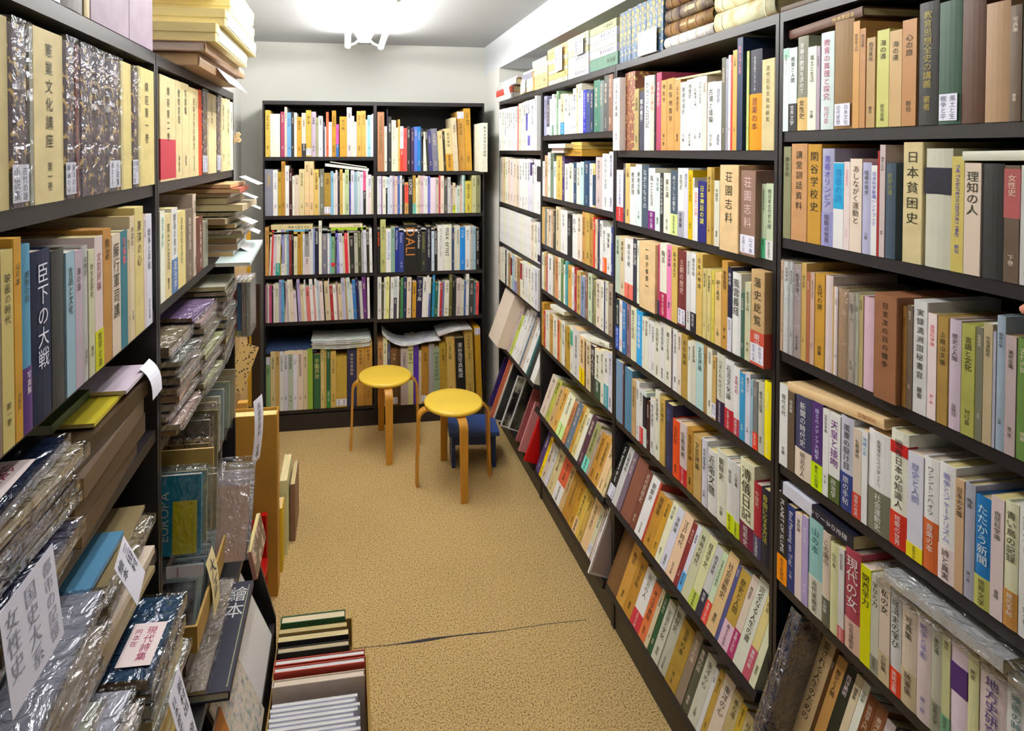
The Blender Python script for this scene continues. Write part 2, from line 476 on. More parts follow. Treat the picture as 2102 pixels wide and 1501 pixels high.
def put_text(mb, s, t, z0, z1, yf, mi, bold=False, dirn=None, fill=0.62, xo=0.0, cap=0.032, align='top', pitch=1.0):
    """letters on a spine between heights z0 (low) and z1 (high); yf(x) gives the surface"""
    s = s.replace('_', ' ')
    room = z1-z0
    if is_cjk(s):
        n = len(s)
        size = min(fill*t, cap, room/(n*pitch))
        P, F = lay_vertical(s, size, bold, pitch)
        if len(P) == 0: return
        zt = z1 if align == 'top' else z0+n*size
        X = P[:, 0]+xo; Z = P[:, 1]+zt
    else:
        P, F, w = lay_latin(s, 1.0, bold)
        if len(P) == 0: return
        size = min(fill*t/0.74, room/w)
        P = P*size; w *= size
        if dirn == '<': X = -(P[:, 1]-0.36*size)+xo; Z = z0+P[:, 0]
        else: X = P[:, 1]-0.36*size+xo; Z = z1-P[:, 0]
    y = min(yf(0.0), yf(float(X.min())), yf(float(X.max())))-0.0007
    mb.add([(x, y, z) for x, z in zip(X, Z)], F, mi)
def scribble(mb, x0, x1, z0, z1, y, mi, n=2):
    """a hand-written slip: a few brush-pen characters in columns"""
    w = (x1-x0)/n
    for k in range(n):
        s = rnd.choice(POOL)[:4]
        size = min(w*0.8, (z1-z0)*0.9/len(s))
        P, F = lay_vertical(s, size)
        if len(P):
            xo = x1-w*(k+0.5); mb.add([(px+xo, y, pz+z1-(z1-z0)*0.06) for px, pz in P], F, mi)

RECS = []      # everything that gets its label at the end
PAPERS = ['ed9', 'ec9', 'edc', 'dc9', 'eed', 'eda', 'dcb']
def build_book(M, t, h, d, col, kind='p', title=None, tcol=None, band=None, bcol=None, low=False, high=False, gold=False, bold=False, dirn=None,
               auth=True, top=None, slip=False, front=None, side=None, pages=None, stripe=None):
    """spine on the local x/z plane at y=0, depth along +y, standing on z=0"""
    name = NOUN[kind][0]
    if kind == 'b':
        rough, wear = 0.62, 0.16
    elif kind == 'h':
        rough, wear = 0.45, 0.07
    else:
        rough, wear = 0.4, 0.04
    cm = mat(col, rough, wear, 26.0) if not gold else pattern_mat('gilt'+col, [col, col, 'ca6'], 90, 'noise', 0.4, (0.5, 0.6))
    if tcol is None:
        tcol = '332' if lum(col) > 7.2 else 'dcb'
    tm = mat(tcol, 0.5)
    mb = MB()
    bul = min(0.07*t, 0.0026) if kind == 'h' else 0.0
    yf = (lambda x: bul*(2*x/t)**2) if bul else (lambda x: 0.0)
    b = {'h': 0.0024, 'p': 0.0005, 'c': 0.0008, 't': 0.0004, 'm': 0.0004, 'b': 0.002}[kind]
    b = min(b, t*0.3)
    if kind == 'b':
        mb.box((-t/2, 0, 0), (t/2, d, h), 0, ch=min(0.0012, t*0.1))
    else:
        xs = [-t/2]+([-t*0.4, -t*0.22, 0, t*0.22, t*0.4] if bul else [])+[t/2]
        O = [(-t/2, d)]+[(x, yf(x)) for x in xs]+[(t/2, d)]
        k = (t-2*b)/t
        I = [(-t/2+b, d)]+[(x*k, yf(x)+b) for x in xs]+[(t/2-b, d)]
        mb.shell(O, I, 0, h)
    band_h = h*band if band else 0.0
    zlo = band_h+0.008 if band else h*0.30
    if title != '' and t > 0.0045:
        tt = title if title else rnd.choice(POOL)
        z1 = h*(0.93 if (title and len(tt) > 5) or bold else rnd.uniform(0.86, 0.95))
        if high: z1 = h*0.80
        put_text(mb, tt, t, max(zlo, h*0.12 if bold else zlo), z1, yf, 1, bold, dirn, fill=0.74 if bold else 0.52, cap=0.032 if bold else 0.019, pitch=1.22 if kind == 'b' and title else 1.0)
        if auth and not band and not low and not bold and t > 0.007 and rnd.random() < 0.7:
            put_text(mb, rnd.choice(AUTH), t, h*0.06, h*0.24, yf, 1, fill=0.4, cap=0.012)
    if stripe:
        for z0, z1, c in stripe:
            mb.shell([(p[0]*1.002, p[1]-0.0002) for p in [(-t/2, 0.02), (-t/2, 0), (t/2, 0), (t/2, 0.02)]], [(-t/2, 0.02), (-t/2, 0.0004), (t/2, 0.0004), (t/2, 0.02)], h*z0, h*z1, 2)
    ms = [cm, tm]
    if stripe: ms.append(mat(stripe[0][2], rough))
    root = mb.build(name, ms, None, M)
    if kind != 'b':
        pb = MB(); ins = 0.003 if kind == 'h' else 0.0006
        pb.box((-t/2+b*1.05, bul+b*1.2, ins), (t/2-b*1.05, d-ins, h-ins))
        pb.build('page_block', page_mat(pages or rnd.choice(PAPERS)), root)
    else:
        # the edge of the volume inside shows as a thin line round the case's end
        mb2 = MB(); rim = min(0.0015, t*0.12)
        mb2.box((-t/2+rim, d, rim), (t/2-rim, d+0.0008, h-rim)); mb2.build('volume_edge', page_mat('dc9'), root)
    if band:
        w = MB(); e = 0.0006; xs = [-t/2-e, 0, t/2+e] if not bul else [-t/2-e, -t*0.4, -t*0.22, 0, t*0.22, t*0.4, t/2+e]
        f = lambda x: yf(max(-t/2, min(t/2, x)))
        O = [(-t/2-e, d*0.98)]+[(x, f(x)-e) for x in xs]+[(t/2+e, d*0.98)]
        I = [(-t/2-e*0.4, d*0.98)]+[(x*0.999, f(x)-e*0.4) for x in xs]+[(t/2+e*0.4, d*0.98)]
        w.shell(O, I, 0.0004, band_h)
        bt = 'eee' if lum(bcol) < 8.5 else '433'
        if t > 0.009:
            put_text(w, rnd.choice(POOL), t, band_h*0.08, band_h*0.94, lambda x: f(x)-e, 1, fill=0.5, cap=0.02)
        w.build('paper_band', [mat(bcol, 0.4), mat(bt, 0.5)], root)
    if low or high:
        lw = t*(0.8 if bul else 0.96)+(0.002 if t < 0.02 else 0); lh = min(0.042, h*0.22)
        z0 = h*0.03 if low else h-lh-0.002
        l = MB(); l.box((-lw/2, -0.0009, z0), (lw/2, -0.0003, z0+lh)); scribble(l, -lw/2, lw/2, z0, z0+lh, -0.0011, 1, 2 if lw > 0.014 else 1)
        l.build('price_label', [mat('eef', 0.6), mat('446', 0.6)], root)
    return root

def film(parent, lo, hi, name='clear_wrapper', strength=1.0, n=5, amp=0.002):
    """a loose clear film sleeve round a thing"""
    m = MB(); lo = Vector(lo); hi = Vector(hi); r = random.Random(int(abs(lo.x+hi.y*7+hi.z*13)*1e4))
    for ax in range(3):
        u, v = (ax+1) % 3, (ax+2) % 3
        for side in (0, 1):
            V = []; F = []
            for i in range(n+1):
                for j in range(n+1):
                    p = Vector((0, 0, 0)); p[u] = lo[u]+(hi[u]-lo[u])*i/n; p[v] = lo[v]+(hi[v]-lo[v])*j/n
                    e = 0 < i < n and 0 < j < n
                    p[ax] = (hi if side else lo)[ax]+((1 if side else -1)*r.uniform(0, amp) if e and not (ax == 2 and side == 0) else 0)
                    V.append(p)
            for i in range(n):
                for j in range(n):
                    a = i*(n+1)+j; f = (a, a+n+1, a+n+2, a+1); F.append(f if side else f[::-1])
            m.add(V, F)
    return m.build(name, plastic_mat(strength), parent)
HUES = {}
def colour_word(c):
    if c in HUES: return HUES[c]
    import colorsys
    r, g, b = (int(x, 16)/15 for x in c)
    hh, s, v = colorsys.rgb_to_hsv(r, g, b); hh *= 360
    if v < 0.3: w = 'black'
    elif s < 0.13:
        w = 'white' if v > 0.9 else ('pale grey' if v > 0.78 else ('grey' if v > 0.45 else 'charcoal'))
    elif hh < 16 or hh > 340:
        w = 'red' if s > 0.65 and v > 0.55 else ('maroon' if v < 0.68 and s > .4 else ('pink' if v > 0.75 else 'dusty pink'))
        if v < 0.42: w = 'dark brown'
    elif hh < 40:
        w = ('orange' if s > 0.75 and v > .75 else ('pale pink' if s < 0.2 and v > .8 else ('tan' if v > 0.72 else ('brown' if v > 0.42 else 'dark brown'))))
        if s < 0.3 and v > 0.85 and hh >= 28: w = 'cream'
    elif hh < 66:
        w = 'cream' if s < 0.32 and v > 0.8 else ('bright yellow' if s > 0.8 and v > .8 else ('straw yellow' if v > 0.78 else ('ochre' if v > 0.62 and s > .4 else ('olive' if s > 0.25 else 'taupe'))))
    elif hh < 165: w = 'green' if v < 0.65 else 'pale green'
    elif hh < 200: w = 'teal' if v < 0.7 else 'pale aqua'
    elif hh < 250: w = 'navy' if v < 0.42 else ('blue' if s > 0.42 else ('slate blue' if v < 0.7 else 'pale blue'))
    else: w = 'purple' if s > 0.35 and v < .75 else ('magenta' if s > .5 else ('lilac' if v > .6 else 'dark purple'))
    HUES[c] = w
    return w

CROPS = {'A': (520, 180, 5.3615), 'B': (760, 180, 5.3615), 'C': (520, 430, 6.004), 'D': (760, 430, 6.004), 'E': (500, 650, 6.004), 'F': (760, 650, 6.004),
 'G': (1000, 100, 6.2556), 'H': (1010, 300, 5.773), 'I': (1000, 490, 5.559), 'J': (980, 680, 5.003), 'K': (1060, 820, 5.003),
 'L': (1080, 0, 3.8926), 'M': (1250, 310, 5.839), 'N': (1250, 460, 5.003), 'O': (1250, 600, 4.289), 'Q': (1250, 730, 3.4917),
 'P': (1190, 870, 3.0023), 'S': (1190, 1020, 3.12), 'T': (1580, 0, 4.0268), 'U': (1580, 270, 4.0268), 'V': (1580, 500, 3.2625), 'W': (1580, 750, 2.9425), 'X': (1580, 980, 2.8812),
 'Y': (1540, 1170, 4.5346), 'a': (0, 0, 3.0019), 'b': (0, 380, 3.0019)}

def along(wall, px, z, off=0.0):
    """coordinate along the shelf (Y on side walls, X at the back) of the point at height z, off out of the shelf face, seen at column px"""
    f = {'R': lambda s: (XR-off, s, z), 'L': lambda s: (XL+off, s, z), 'B': lambda s: (s, YB-off, z)}[wall]
    lo, hi = (-1.5, 1.8) if wall == 'B' else (0.33, 4.2)
    inc = wall != 'R'
    for _ in range(40):
        m = (lo+hi)/2
        if (proj(f(m))[0] < px) == inc: lo = m
        else: hi = m
    return (lo+hi)/2
AX = {'R': (Vector((0, -1, 0)), Vector((1, 0, 0))), 'L': (Vector((0, 1, 0)), Vector((-1, 0, 0))), 'B': (Vector((1, 0, 0)), Vector((0, 1, 0)))}
def place(wall, s, z, off, tilt=0.0, lean=0.0):
    ex, ey = AX[wall]
    o = {'R': (XR-off, s, z), 'L': (XL+off, s, z), 'B': (s, YB-off, z)}[wall]
    return frame(o, ex, ey, (0, 0, 1)) @ RX(-tilt) @ RY(lean)
BAYS = {'end bookcase left bay': (-.477, .169), 'end bookcase right bay': (.192, .854)}
for _k, _n in enumerate(('far', 'third', 'second', 'nearest')):
    BAYS[_n+' right bookcase'] = (-(3.397-.76*_k)+.0105, -(3.397-.76*_k-.757)-.0105)
BAYS['far left bookcase'] = (1.153+.0105, 1.153+.757-.0105); BAYS['near left bookcase'] = (.393+.0105, .393+.757-.0105)
SHELVES = {'end bookcase left bay': [1.662, 1.309, .95, .666, .128, 1.998], 'end bookcase right bay': [1.572, 1.308, .948, .660, .120, 1.998],
 'far right bookcase': [1.70, 1.388, 1.144, .915, .56, .155, 2.0], 'third right bookcase': [1.77, 1.482, 1.252, 1.034, .762, .462, .155, 2.0], 'second right bookcase': [1.70, 1.455, 1.211, 1.006, .757, .485, .175, 2.0],
 'nearest right bookcase': [1.741, 1.511, 1.264, 1.016, .758, .44, .165, 2.0], 'far left bookcase': [1.638, 1.400, 1.885], 'near left bookcase': [1.636, 1.397, 1.885]}
def row(wall, crop, start, z, kind, depth, data, phrase, tilt=0.0, off=0.0, auth=True, zoff=0.0):
    ox, oy, sc = CROPS[crop]
    prevpx = ox+start/sc
    bay = BAYS.get(phrase.split(', ')[-1])
    recs = []; lean = 0.0; last = None
    for tok in data.split():
        f = tok.split(',')
        xr = float(f[0]); col = f[2]
        kw = {}; k = kind; o2 = off; dep = depth; tcol = None; title = None; gap = None; wrap = 0
        for p in f[3:]:
            if p in NOUN: k = p
            elif p[0] == ':':
                title = p[1:]
                while title and title[0] in '*<':
                    if title[0] == '*': kw['bold'] = True
                    else: kw['dirn'] = '<'
                    title = title[1:]
            elif p[0] == '~': tcol = p[1:]
            elif p[0] == '%': a, bc = p[1:].split('-'); kw['band'] = int(a)/100; kw['bcol'] = bc
            elif p == '#': kw['low'] = True
            elif p == '^': kw['high'] = True
            elif p == 'g': kw['gold'] = True
            elif p[0] == 'f': wrap = float(p[1:] or 1)
            elif p[0] == 'l': lean = float(p[1:])
            elif p[0] == 'o': o2 = off+float(p[1:])/100
            elif p[0] == 'd': dep = float(p[1:])/100
            elif p[0] == '>': gap = float(p[1:])
            elif p[0] == '/': a, b2, c2 = p[1:].split('-'); kw['stripe'] = [(int(a)/100, int(b2)/100, c2)]
        if gap is not None: prevpx = ox+gap/sc
        sg = -1 if wall == 'R' else 1
        a, s = along(wall, prevpx, z, o2)*sg, along(wall, ox+xr/sc, z, o2)*sg
        if bay: a, s = max(a, bay[0]), min(s, bay[1])
        if last is not None and gap is None or last is not None and a < last: a = max(last, a) if o2 != off or a < last else a
        if s-a < 0.0015: continue
        prevpx = ox+xr/sc; last = s
        t = s-a; c = sg*(a+s)/2
        M = place(wall, c, z+0.0005+zoff+abs(math.sin(math.radians(lean)))*t/2+(o2-off)*math.sin(math.radians(tilt)), off+(o2-off)*math.cos(math.radians(tilt)), tilt, lean)
        up = (M.to_3x3() @ Vector((0, 0, 1))); base = M.translation
        if f[1][0] == 'h': h = float(f[1][1:])/100
        else:
            yt = oy+float(f[1])/sc; a, b2 = 0.05, 0.5
            for _ in range(30):
                m = (a+b2)/2
                if proj(base+up*m)[1] > yt: a = m
                else: b2 = m
            h = (a+b2)/2
        ab = [q for q in SHELVES.get(phrase.split(', ')[-1], []) if q > z+.05]
        cap = ((min(ab)-.022-z-.005)*math.cos(math.radians(tilt)) if ab else .46)
        if o2-off > .05: cap = .46
        h = max(0.08, min(h, cap, 0.46))
        dd = max(0.09, min(dep, h*0.76))
        ob = build_book(M, max(t-0.0008, 0.0012), h, dd, col, k, title, tcol, auth=auth, **kw)
        ob['category'] = CATS[k]
        if wrap: film(ob, (-t/2-.0003, -.004, .001), (t/2+.0003, dd, h+.006), strength=wrap, n=9, amp=.0012)
        r = dict(o=ob, col=colour_word(col), kind=k, h=h, t=t, place=phrase, band=colour_word(kw['bcol']) if kw.get('band') else None,
                 low=kw.get('low') or kw.get('high'), out=o2-off > 0.02, title=title, i=len(recs))
        recs.append(r)
    hm = sorted(r['h'] for r in recs)[len(recs)//2] if recs else 0
    tm = sorted(r['t'] for r in recs)[len(recs)//2] if recs else 0
    for i, r in enumerate(recs):
        r['n'] = len(recs)
        r['L'] = recs[i-1]['col'] if i else None
        r['R'] = recs[i+1]['col'] if i+1 < len(recs) else None
        r['size'] = 'tall' if r['h'] > hm*1.13 else ('short' if r['h'] < hm*0.87 else ('thick' if r['t'] > tm*1.7 else ('thin' if r['t'] < tm*0.55 else '')))
        r['o']['group'] = 'books on the '+phrase
    RECS.extend(recs)
    return recs
ORD = 'first second third fourth fifth sixth seventh eighth ninth tenth eleventh twelfth thirteenth fourteenth fifteenth sixteenth seventeenth eighteenth nineteenth twentieth'.split()
def ordinal(i):
    if i < 20: return ORD[i]
    tens, u = divmod(i+1, 10)
    T10 = {2: 'twenty', 3: 'thirty', 4: 'forty'}[tens]
    return T10[:-1]+'ieth' if u == 0 else T10+'-'+ORD[u-1]
def label_all():
    used = {}
    def wc(s): return len([w for w in s.replace(',', ' ').replace('-', ' ').split()])
    for r in RECS:
        noun = NOUN[r['kind']][1]
        feats = (' with white slip' if r['low'] else (f" with {r['band']} band" if r['band'] else ''))
        head = ' '.join(x for x in (r['size'], r['col'], noun) if x)
        place = r['place']
        if r['L'] and r['R']: nb = f"between {r['L']} and {r['R']}"
        elif r['R']: nb = f"leftmost, beside {r['R']}"
        else: nb = f"rightmost, beside {r['L']}"
        nth = ordinal(r['i'])+' from left' if r['i'] <= r['n']//2 else (ordinal(r['n']-1-r['i'])+' from right' if r['i'] < r['n']-1 else 'rightmost')
        cands = [f"{head}{feats}, {place}", f"{head}{feats} {nb}, {place}", f"{head} {nb}, {place}", f"{head}{feats}, {nth}, {place}",
                 f"{r['col']} {noun}, {nth}, {place}"]
        r['c'] = [c for c in cands if wc(c) <= 16]
    count = {}
    for r in RECS:
        for c in set(r['c']): count[c] = count.get(c, 0)+1
    for r in RECS:
        pick = next((c for c in r['c'] if count[c] == 1 and c not in used), None) or r['c'][-1]
        used[pick] = 1
        r['o']['label'] = pick
# ---------------------------------------------------------------- the rows of books, read off the photograph
ROWS = []
def R_(*a, **k): ROWS.append((a, k))
# --- bookcase against the end wall
R_('B', 'A', 132, 1.662, 'c', .21, """186,248,db5,b,:鳥取の焼物 295,288,eed,h,: 345,265,a46,>302 372,212,dcb 417,272,7ad 450,265,333,:京都の町~ 480,275,eed 533,322,c93,:陶磁の美
580,278,dcb,%30-333 638,248,ca4,b,# 690,265,bab,h 718,328,997 765,312,eee 788,378,445 802,430,edd 830,268,d64 865,378,eee 912,252,b82,b 942,403,e5a,%38-36a
1030,318,c93,b,:秋の蝶,>950 1085,218,dcc,:遍歴 1112,312,eec 1138,376,eed 1190,258,da5,b 1238,255,da5,b 1258,352,ded 1290,302,9cd 1308,300,eee 1334,288,ccd""", 'top shelf, end bookcase left bay')
R_('B', 'A', 125, 1.309, 'c', .21, """218,898,889,h,:古鏡集成,~ca5 270,905,eee,:デザインの発展,~558 310,928,b93,b 352,798,b83,b 395,858,eee 430,898,422,:時代の家具,~eee 455,975,eed 505,965,dcb 565,898,dc9,:民俗の世界
617,808,ec9,b 668,808,ec9,b 722,900,db6,:新潟蓮華文様展 730,988,eee,t 780,898,776,:日本の庭園,~eee 852,940,a83,b,# 882,920,8bd 905,940,ddd 928,910,edd 952,930,334 985,900,ca5 1008,940,eec 1055,900,bc9
1073,1040,449 1112,910,dde 1140,925,9bc 1175,920,cdd 1210,925,dde,:版画 1240,920,d58,%55-333 1262,920,eee 1300,960,dde,%60-edd 1325,975,bb9""", 'second shelf, end bookcase left bay')
R_('B', 'B', 80, 1.572, 'c', .21, """155,268,a75,h,:*MASTER_DRAWINGS,~653 185,425,ddc 193,232,334 235,320,333,:写真の時代,~eee,>196 283,358,eec 308,440,eec 328,350,da5 366,425,eee,%50-d43 405,445,e55 440,425,333,:黒田の図録,~ddd
485,450,435,>448 520,430,57c 555,428,27b 585,450,334 625,485,eed,l-3 650,460,332,:*ROSSO,~eee 690,475,447 758,450,778,h 775,480,dc8 812,475,ec9,t 838,480,332
915,450,dc9,b,:秋月美術,%40-c93 975,330,dca,b,o2 1050,262,c94,b,^,l-2 1122,228,c93,b 1292,388,eed,b,o18,d28,>1228,l0,:*熊本名宝城山荘漫録""", 'top shelf, end bookcase right bay')
R_('B', 'B', 72, 1.308, 'c', .21, """95,975,eee 122,972,dde 135,975,969 172,975,eed 190,980,dee,%70-333 215,985,cde 245,968,dde 272,965,bab 300,975,ecb 328,965,46a 350,965,eee 378,980,333,:*展覧会,~eee 420,1045,c95,/35-92-e54
468,985,333,:*EXPOSE,~eee 502,965,b94,%27-7cb 525,995,eec 555,960,dca 585,970,dbc 600,960,eee 632,975,eee 660,975,77c 722,990,ede,h,: 755,990,cba 773,960,b45 812,970,edc 850,1000,555 885,985,ccc 910,1075,baa 938,1050,dca,%27-cd3
952,1100,eee,t 988,1085,cdc 990,980,ca5 1012,1080,dba 1028,960,dee 1045,965,8a9 1118,1028,dc5,b 1165,965,cc9 1215,962,886""", 'second shelf, end bookcase right bay')
R_('B', 'C', 138, .95, 'c', .21, """195,225,c95,b,:美術の世界展 215,340,eed,l2 238,260,d44 275,280,dcd 325,255,eed,%27-3a9 345,440,a93 388,250,99c,%25-eee,l0 415,250,ddc 440,265,8bd 475,260,833 500,258,222 545,335,ddb 585,280,b83 610,300,b93
635,300,dde 690,260,999,%40-dcc 738,240,ddd 760,225,89c 808,230,223,:JAPONISME,~eee 845,140,eed 915,250,778 940,260,eee 960,260,8bd 1005,340,7a8,/20-30-d34 1030,345,555 1065,245,88d,l-2 1112,275,dde 1135,330,cca 1175,250,d34 1195,290,dcb 1250,340,333
1295,265,bba,l-1 1335,225,443,:GRAPHIS_DESIGN,~cc8 1365,250,aaa 1400,210,dde 1435,240,332,:*BRANCUSI,~eee 1470,235,eee""", 'third shelf, end bookcase left bay')
R_('B', 'C', 130, .666, 't', .2, """158,940,c6a 178,925,988 195,930,eed 228,935,c58 248,940,322 268,925,eee 318,915,ddc 350,855,99c 382,850,5ad 400,890,cba 418,895,eed,l-3 445,895,cbc 470,865,eed 508,845,edc 545,1000,ede 560,905,334 595,845,bad 630,940,dca 650,930,eed
665,870,eee 712,955,d77 755,860,eee 778,945,d99 805,840,eee 830,880,bcd 878,890,edd 895,860,222 950,890,dca 958,855,eee 998,940,a33 1038,930,eee 1062,910,a88 1105,930,dca 1150,845,bbd 1170,850,b96 1215,825,cdd 1240,930,ddd 1280,870,37b 1310,850,225
1325,890,556 1360,895,ccc 1410,820,637 1440,840,eee,l-1""", 'fourth shelf, end bookcase left bay')
R_('B', 'D', 72, .948, 'c', .23, """125,240,222,:*Jean_Nouvel,~f50 193,125,bb7,b,:植田正治 255,240,eee,:*<Kurt_Schwitters,~47c 305,220,8a9 355,220,238,:Robert_Delaunay,~eee 415,255,348,:Picasso,~cce 580,185,222,h,:*DALI,~b73 625,215,222,:*Le_Corbusier,~eee 690,245,333,:KANDINSKY,~995
755,210,223,:*LES_CHANTS_DE_L'ABSENT,~eee 790,245,cde 828,230,222,:*HANS_HOFMANN,~eee 912,195,eee,h,:*MAX_ERNST_COLLAGES,~888 1005,190,eed,h,:*max_ernst,~222 1035,220,346 1055,205,ddc 1105,200,ddc 1170,220,28d,:水の色,~cde 1232,205,eee 1265,200,bbb 1300,210,9bc 1345,230,222,:PHOTO_ARCHIVE,~eee""", 'third shelf, end bookcase right bay')
R_('B', 'D', 78, .660, 't', .21, """140,815,ddd,c 165,920,554,l1 190,840,eed 230,820,ee9 245,870,665 285,835,eee 325,830,cdd,%50-445 350,810,eee 370,890,443 402,850,485 445,835,235 502,840,edc,c 515,890,333 562,890,c93 635,830,224,c,:*ヨーゼフ展,~eee,l2 690,835,eee,c 712,815,eee 735,840,eed,%60-56a 755,850,132 785,805,28b 828,905,265 850,890,eee 880,905,b33
905,890,77a 965,880,eed 1005,805,663,l1 1035,815,222 1055,830,233 1115,850,dcc,c 1150,875,ddc 1175,880,46a 1212,790,eee 1275,870,444 1295,890,378 1335,895,d55""", 'fourth shelf, end bookcase right bay')
R_('B', 'E', 240, .128, 'c', .23, """335,505,8a7,h,^ 395,430,dc9,:白隠の芸術 445,430,ca6 495,430,eee,:日本絵画三代目録 550,435,dde,:日本古印図鑑 612,415,bcb,:中国陶磁図録 665,430,eef,:~77a 735,412,edc,:伊豆新世紀創造祭 790,412,dca 855,395,9b4,:
950,470,364,h,:*手鑑月台,~dd8,>862 998,385,dc8,b 1022,410,ca5 1075,395,364,%30-384 1140,425,db6,:一人百首の美術 1275,490,ca4,b,#,: 1395,405,335,b,:高松宮書蹟集 1490,330,c94,b,:源氏物語 1588,330,c94,b,:絵巻上""", 'bottom shelf, end bookcase left bay')
R_('B', 'F', 82, .120, 'c', .23, """160,345,b85,b 212,265,eec,:琳派人画集 250,330,557 340,395,753,b,:平家,~db7,# 375,400,642,b,:,~a85 465,395,cbb,:日本書道大系 532,345,dd9,:*【絵巻】 598,330,53a,:上方絵一代女,~86b 632,420,dca,t 722,375,b83,b,# 790,345,aaa,h,:,~c95 862,380,9a8,:*【日本の伝説】,l-1
955,330,b93,b 1052,250,db6,:川上澄介記録,l-2 1066,260,c94,t 1185,265,222,h,:*濱谷浩写真集成,~eee 1290,165,ca5,b,:今昔新書之世界 1398,105,c92,b,:,^,>1312""", 'bottom shelf, end bookcase right bay', off=.01)
# --- right wall, far bookcase
FAR = 'far right bookcase'
R_('R', 'G', 152, 1.70, 'p', .15, """188,782,eee,t 218,772,eed,t 245,768,eee,t 275,762,eee,t 300,755,eed,t 330,750,eee,t 360,745,eee,t 388,740,eee,t 402,730,e54,t 440,705,dcb 465,695,eed 495,680,ddc 520,670,dde,/40-75-55a 550,665,dde,/10-30-66b 610,650,ccd 640,605,eee 698,605,422,h,:""", 'top shelf, '+FAR, off=.02)
R_('R', 'H', 82, 1.388, 't', .15, """100,145,9bc 135,130,dcb 158,128,dc9 185,130,eed 215,140,edc 250,150,edd 290,150,edc 320,150,dcb 355,150,eee 385,150,eee 420,155,eee 450,150,dde 475,165,dde,/70-95-437 500,220,ddd 530,160,eee 586,165,eee,/60-88-223""", 'second shelf, '+FAR)
R_('R', 'H', 85, 1.144, 'b', .15, """112,725,eee,: 140,733,eee,: 165,742,eed,: 193,752,eee,: 220,762,eee,: 250,773,eed,: 280,784,eee,: 310,795,eee,: 340,806,eee,: 370,816,eed,: 400,827,eee,: 430,838,eee,: 460,850,eee,: 500,910,edc 540,905,eed 578,920,dde,/5-22-324""", 'third shelf, '+FAR)
R_('R', 'I', 95, .915, 'p', .14, """155,100,dcb,h 205,105,eed 220,130,222 240,140,eee 265,165,a85 285,180,ddc,/40-90-823 310,175,acd 340,190,dcb,%33-99c 375,220,a85 400,260,eed,/50-95-a34 430,260,eed 470,265,eee,~a46 495,270,eed 540,320,eee 575,330,dde 605,340,eee""", 'fourth shelf, '+FAR, off=.01)
R_('R', 'I', 8, .560, 'c', .21, """105,600,edc,o6,: 150,730,bba 175,740,776 215,735,ca6 250,760,baa 275,880,bc5 300,815,eee 330,815,eee 360,820,ddd 375,850,678 400,900,cba 440,900,eee 458,960,366 490,h30,333,h,: 530,h23,eee,m,: 570,h23,eed,m,: 600,h22,eee,m,:""", 'fifth shelf, '+FAR, tilt=20, off=.03)
# --- right wall, third bookcase
THI = 'third right bookcase'
R_('R', 'G', 730, 1.77, 'p', .14, """765,610,99b 800,670,445,# 830,650,dee,%25-cee 858,585,eee,%25-8a9 888,640,eee 915,545,8a8 940,650,eee 990,580,dca,%30-28b 1035,585,eed 1075,600,eed 1100,600,eee 1140,510,dde 1170,460,dca 1210,450,eed 1230,540,ddd,~c34 1270,530,23b 1320,535,347 1360,525,235 1440,405,476,h 1490,410,677,h 1550,340,555,h 1605,330,865,h""", 'top shelf, '+THI)
R_('R', 'H', 598, 1.482, 'p', .14, """625,180,eee 660,110,ca8 690,75,eed 730,60,787 760,180,dee 830,110,db6,b 860,105,436 910,210,eee 950,200,ddc 965,220,eee 1000,190,246 1045,195,eed 1085,185,bdd 1155,175,246,h 1190,205,eee 1220,210,dc8,/5-75-246 1305,130,cbb,h 1385,90,eee,:みちのく文芸 1432,65,dde""", 'second shelf, '+THI)
R_('R', 'H', 585, 1.252, 'h', .14, """625,725,ca6,b,: 642,740,678 665,745,dca 700,760,dcb 720,765,ca8 750,770,443 805,720,dca 885,760,eee 945,810,222,h,~ccc 1005,810,eee,:*のら 1060,810,edc 1110,765,c95 1155,770,ca5,b 1195,785,b84 1215,850,d33,:*赤い鳥,~eee 1245,870,dca 1270,865,335 1305,885,eee 1350,960,eee,%33-f60 1405,960,eee 1438,960,348,~eee""", 'third shelf, '+THI)
R_('R', 'I', 618, 1.034, 'p', .14, """650,160,eed 675,150,ca6 690,190,b45 750,185,eee 775,200,a97 810,210,d96 840,220,eed,~274 870,230,685 890,300,eed 915,240,5ab 965,310,da5,h 990,330,eee 1020,330,a23,h 1065,370,ca6 1115,430,89b 1150,385,865,b 1195,400,cdb 1215,440,776 1240,480,996 1290,475,edc 1330,480,eed 1345,490,447 1380,460,ddc 1430,530,a98""", 'fourth shelf, '+THI)
R_('R', 'I', 618, .762, 'p', .14, """645,730,c93,b 665,820,b33 710,830,eed 725,860,ca7 750,870,c94 800,880,eed 825,930,d64 850,940,dc8 885,945,eee 910,1000,b94 945,1000,b93 975,1005,eed,/60-92-5b9 1050,1030,ddd 1110,1120,ec9,%33-fd0 1125,1180,532 1180,1190,dca 1225,1220,333,:*詩人たち,~eee 1290,1270,eed,%38-354 1330,1270,eed 1380,1280,eee,%40-4ab 1425,1300,dde""", 'fifth shelf, '+THI)
R_('R', 'J', 640, .462, 'p', .14, """690,h19,dcb 725,h19.5,bb5,h 760,h18,ca7 800,h19,da5 860,h19,eec,%30-ce9 890,h18,c85 935,h19,678,h 960,h20,c93,b 990,h20,dc8 1020,h19,eed 1065,h20,534,h 1110,h19,996,%27-7dc 1135,h18,a98 1175,h18,b83 1220,h18.5,c94 1270,h19,ec9 1320,h19,dc9,h""", 'sixth shelf, '+THI, tilt=20, off=.03)
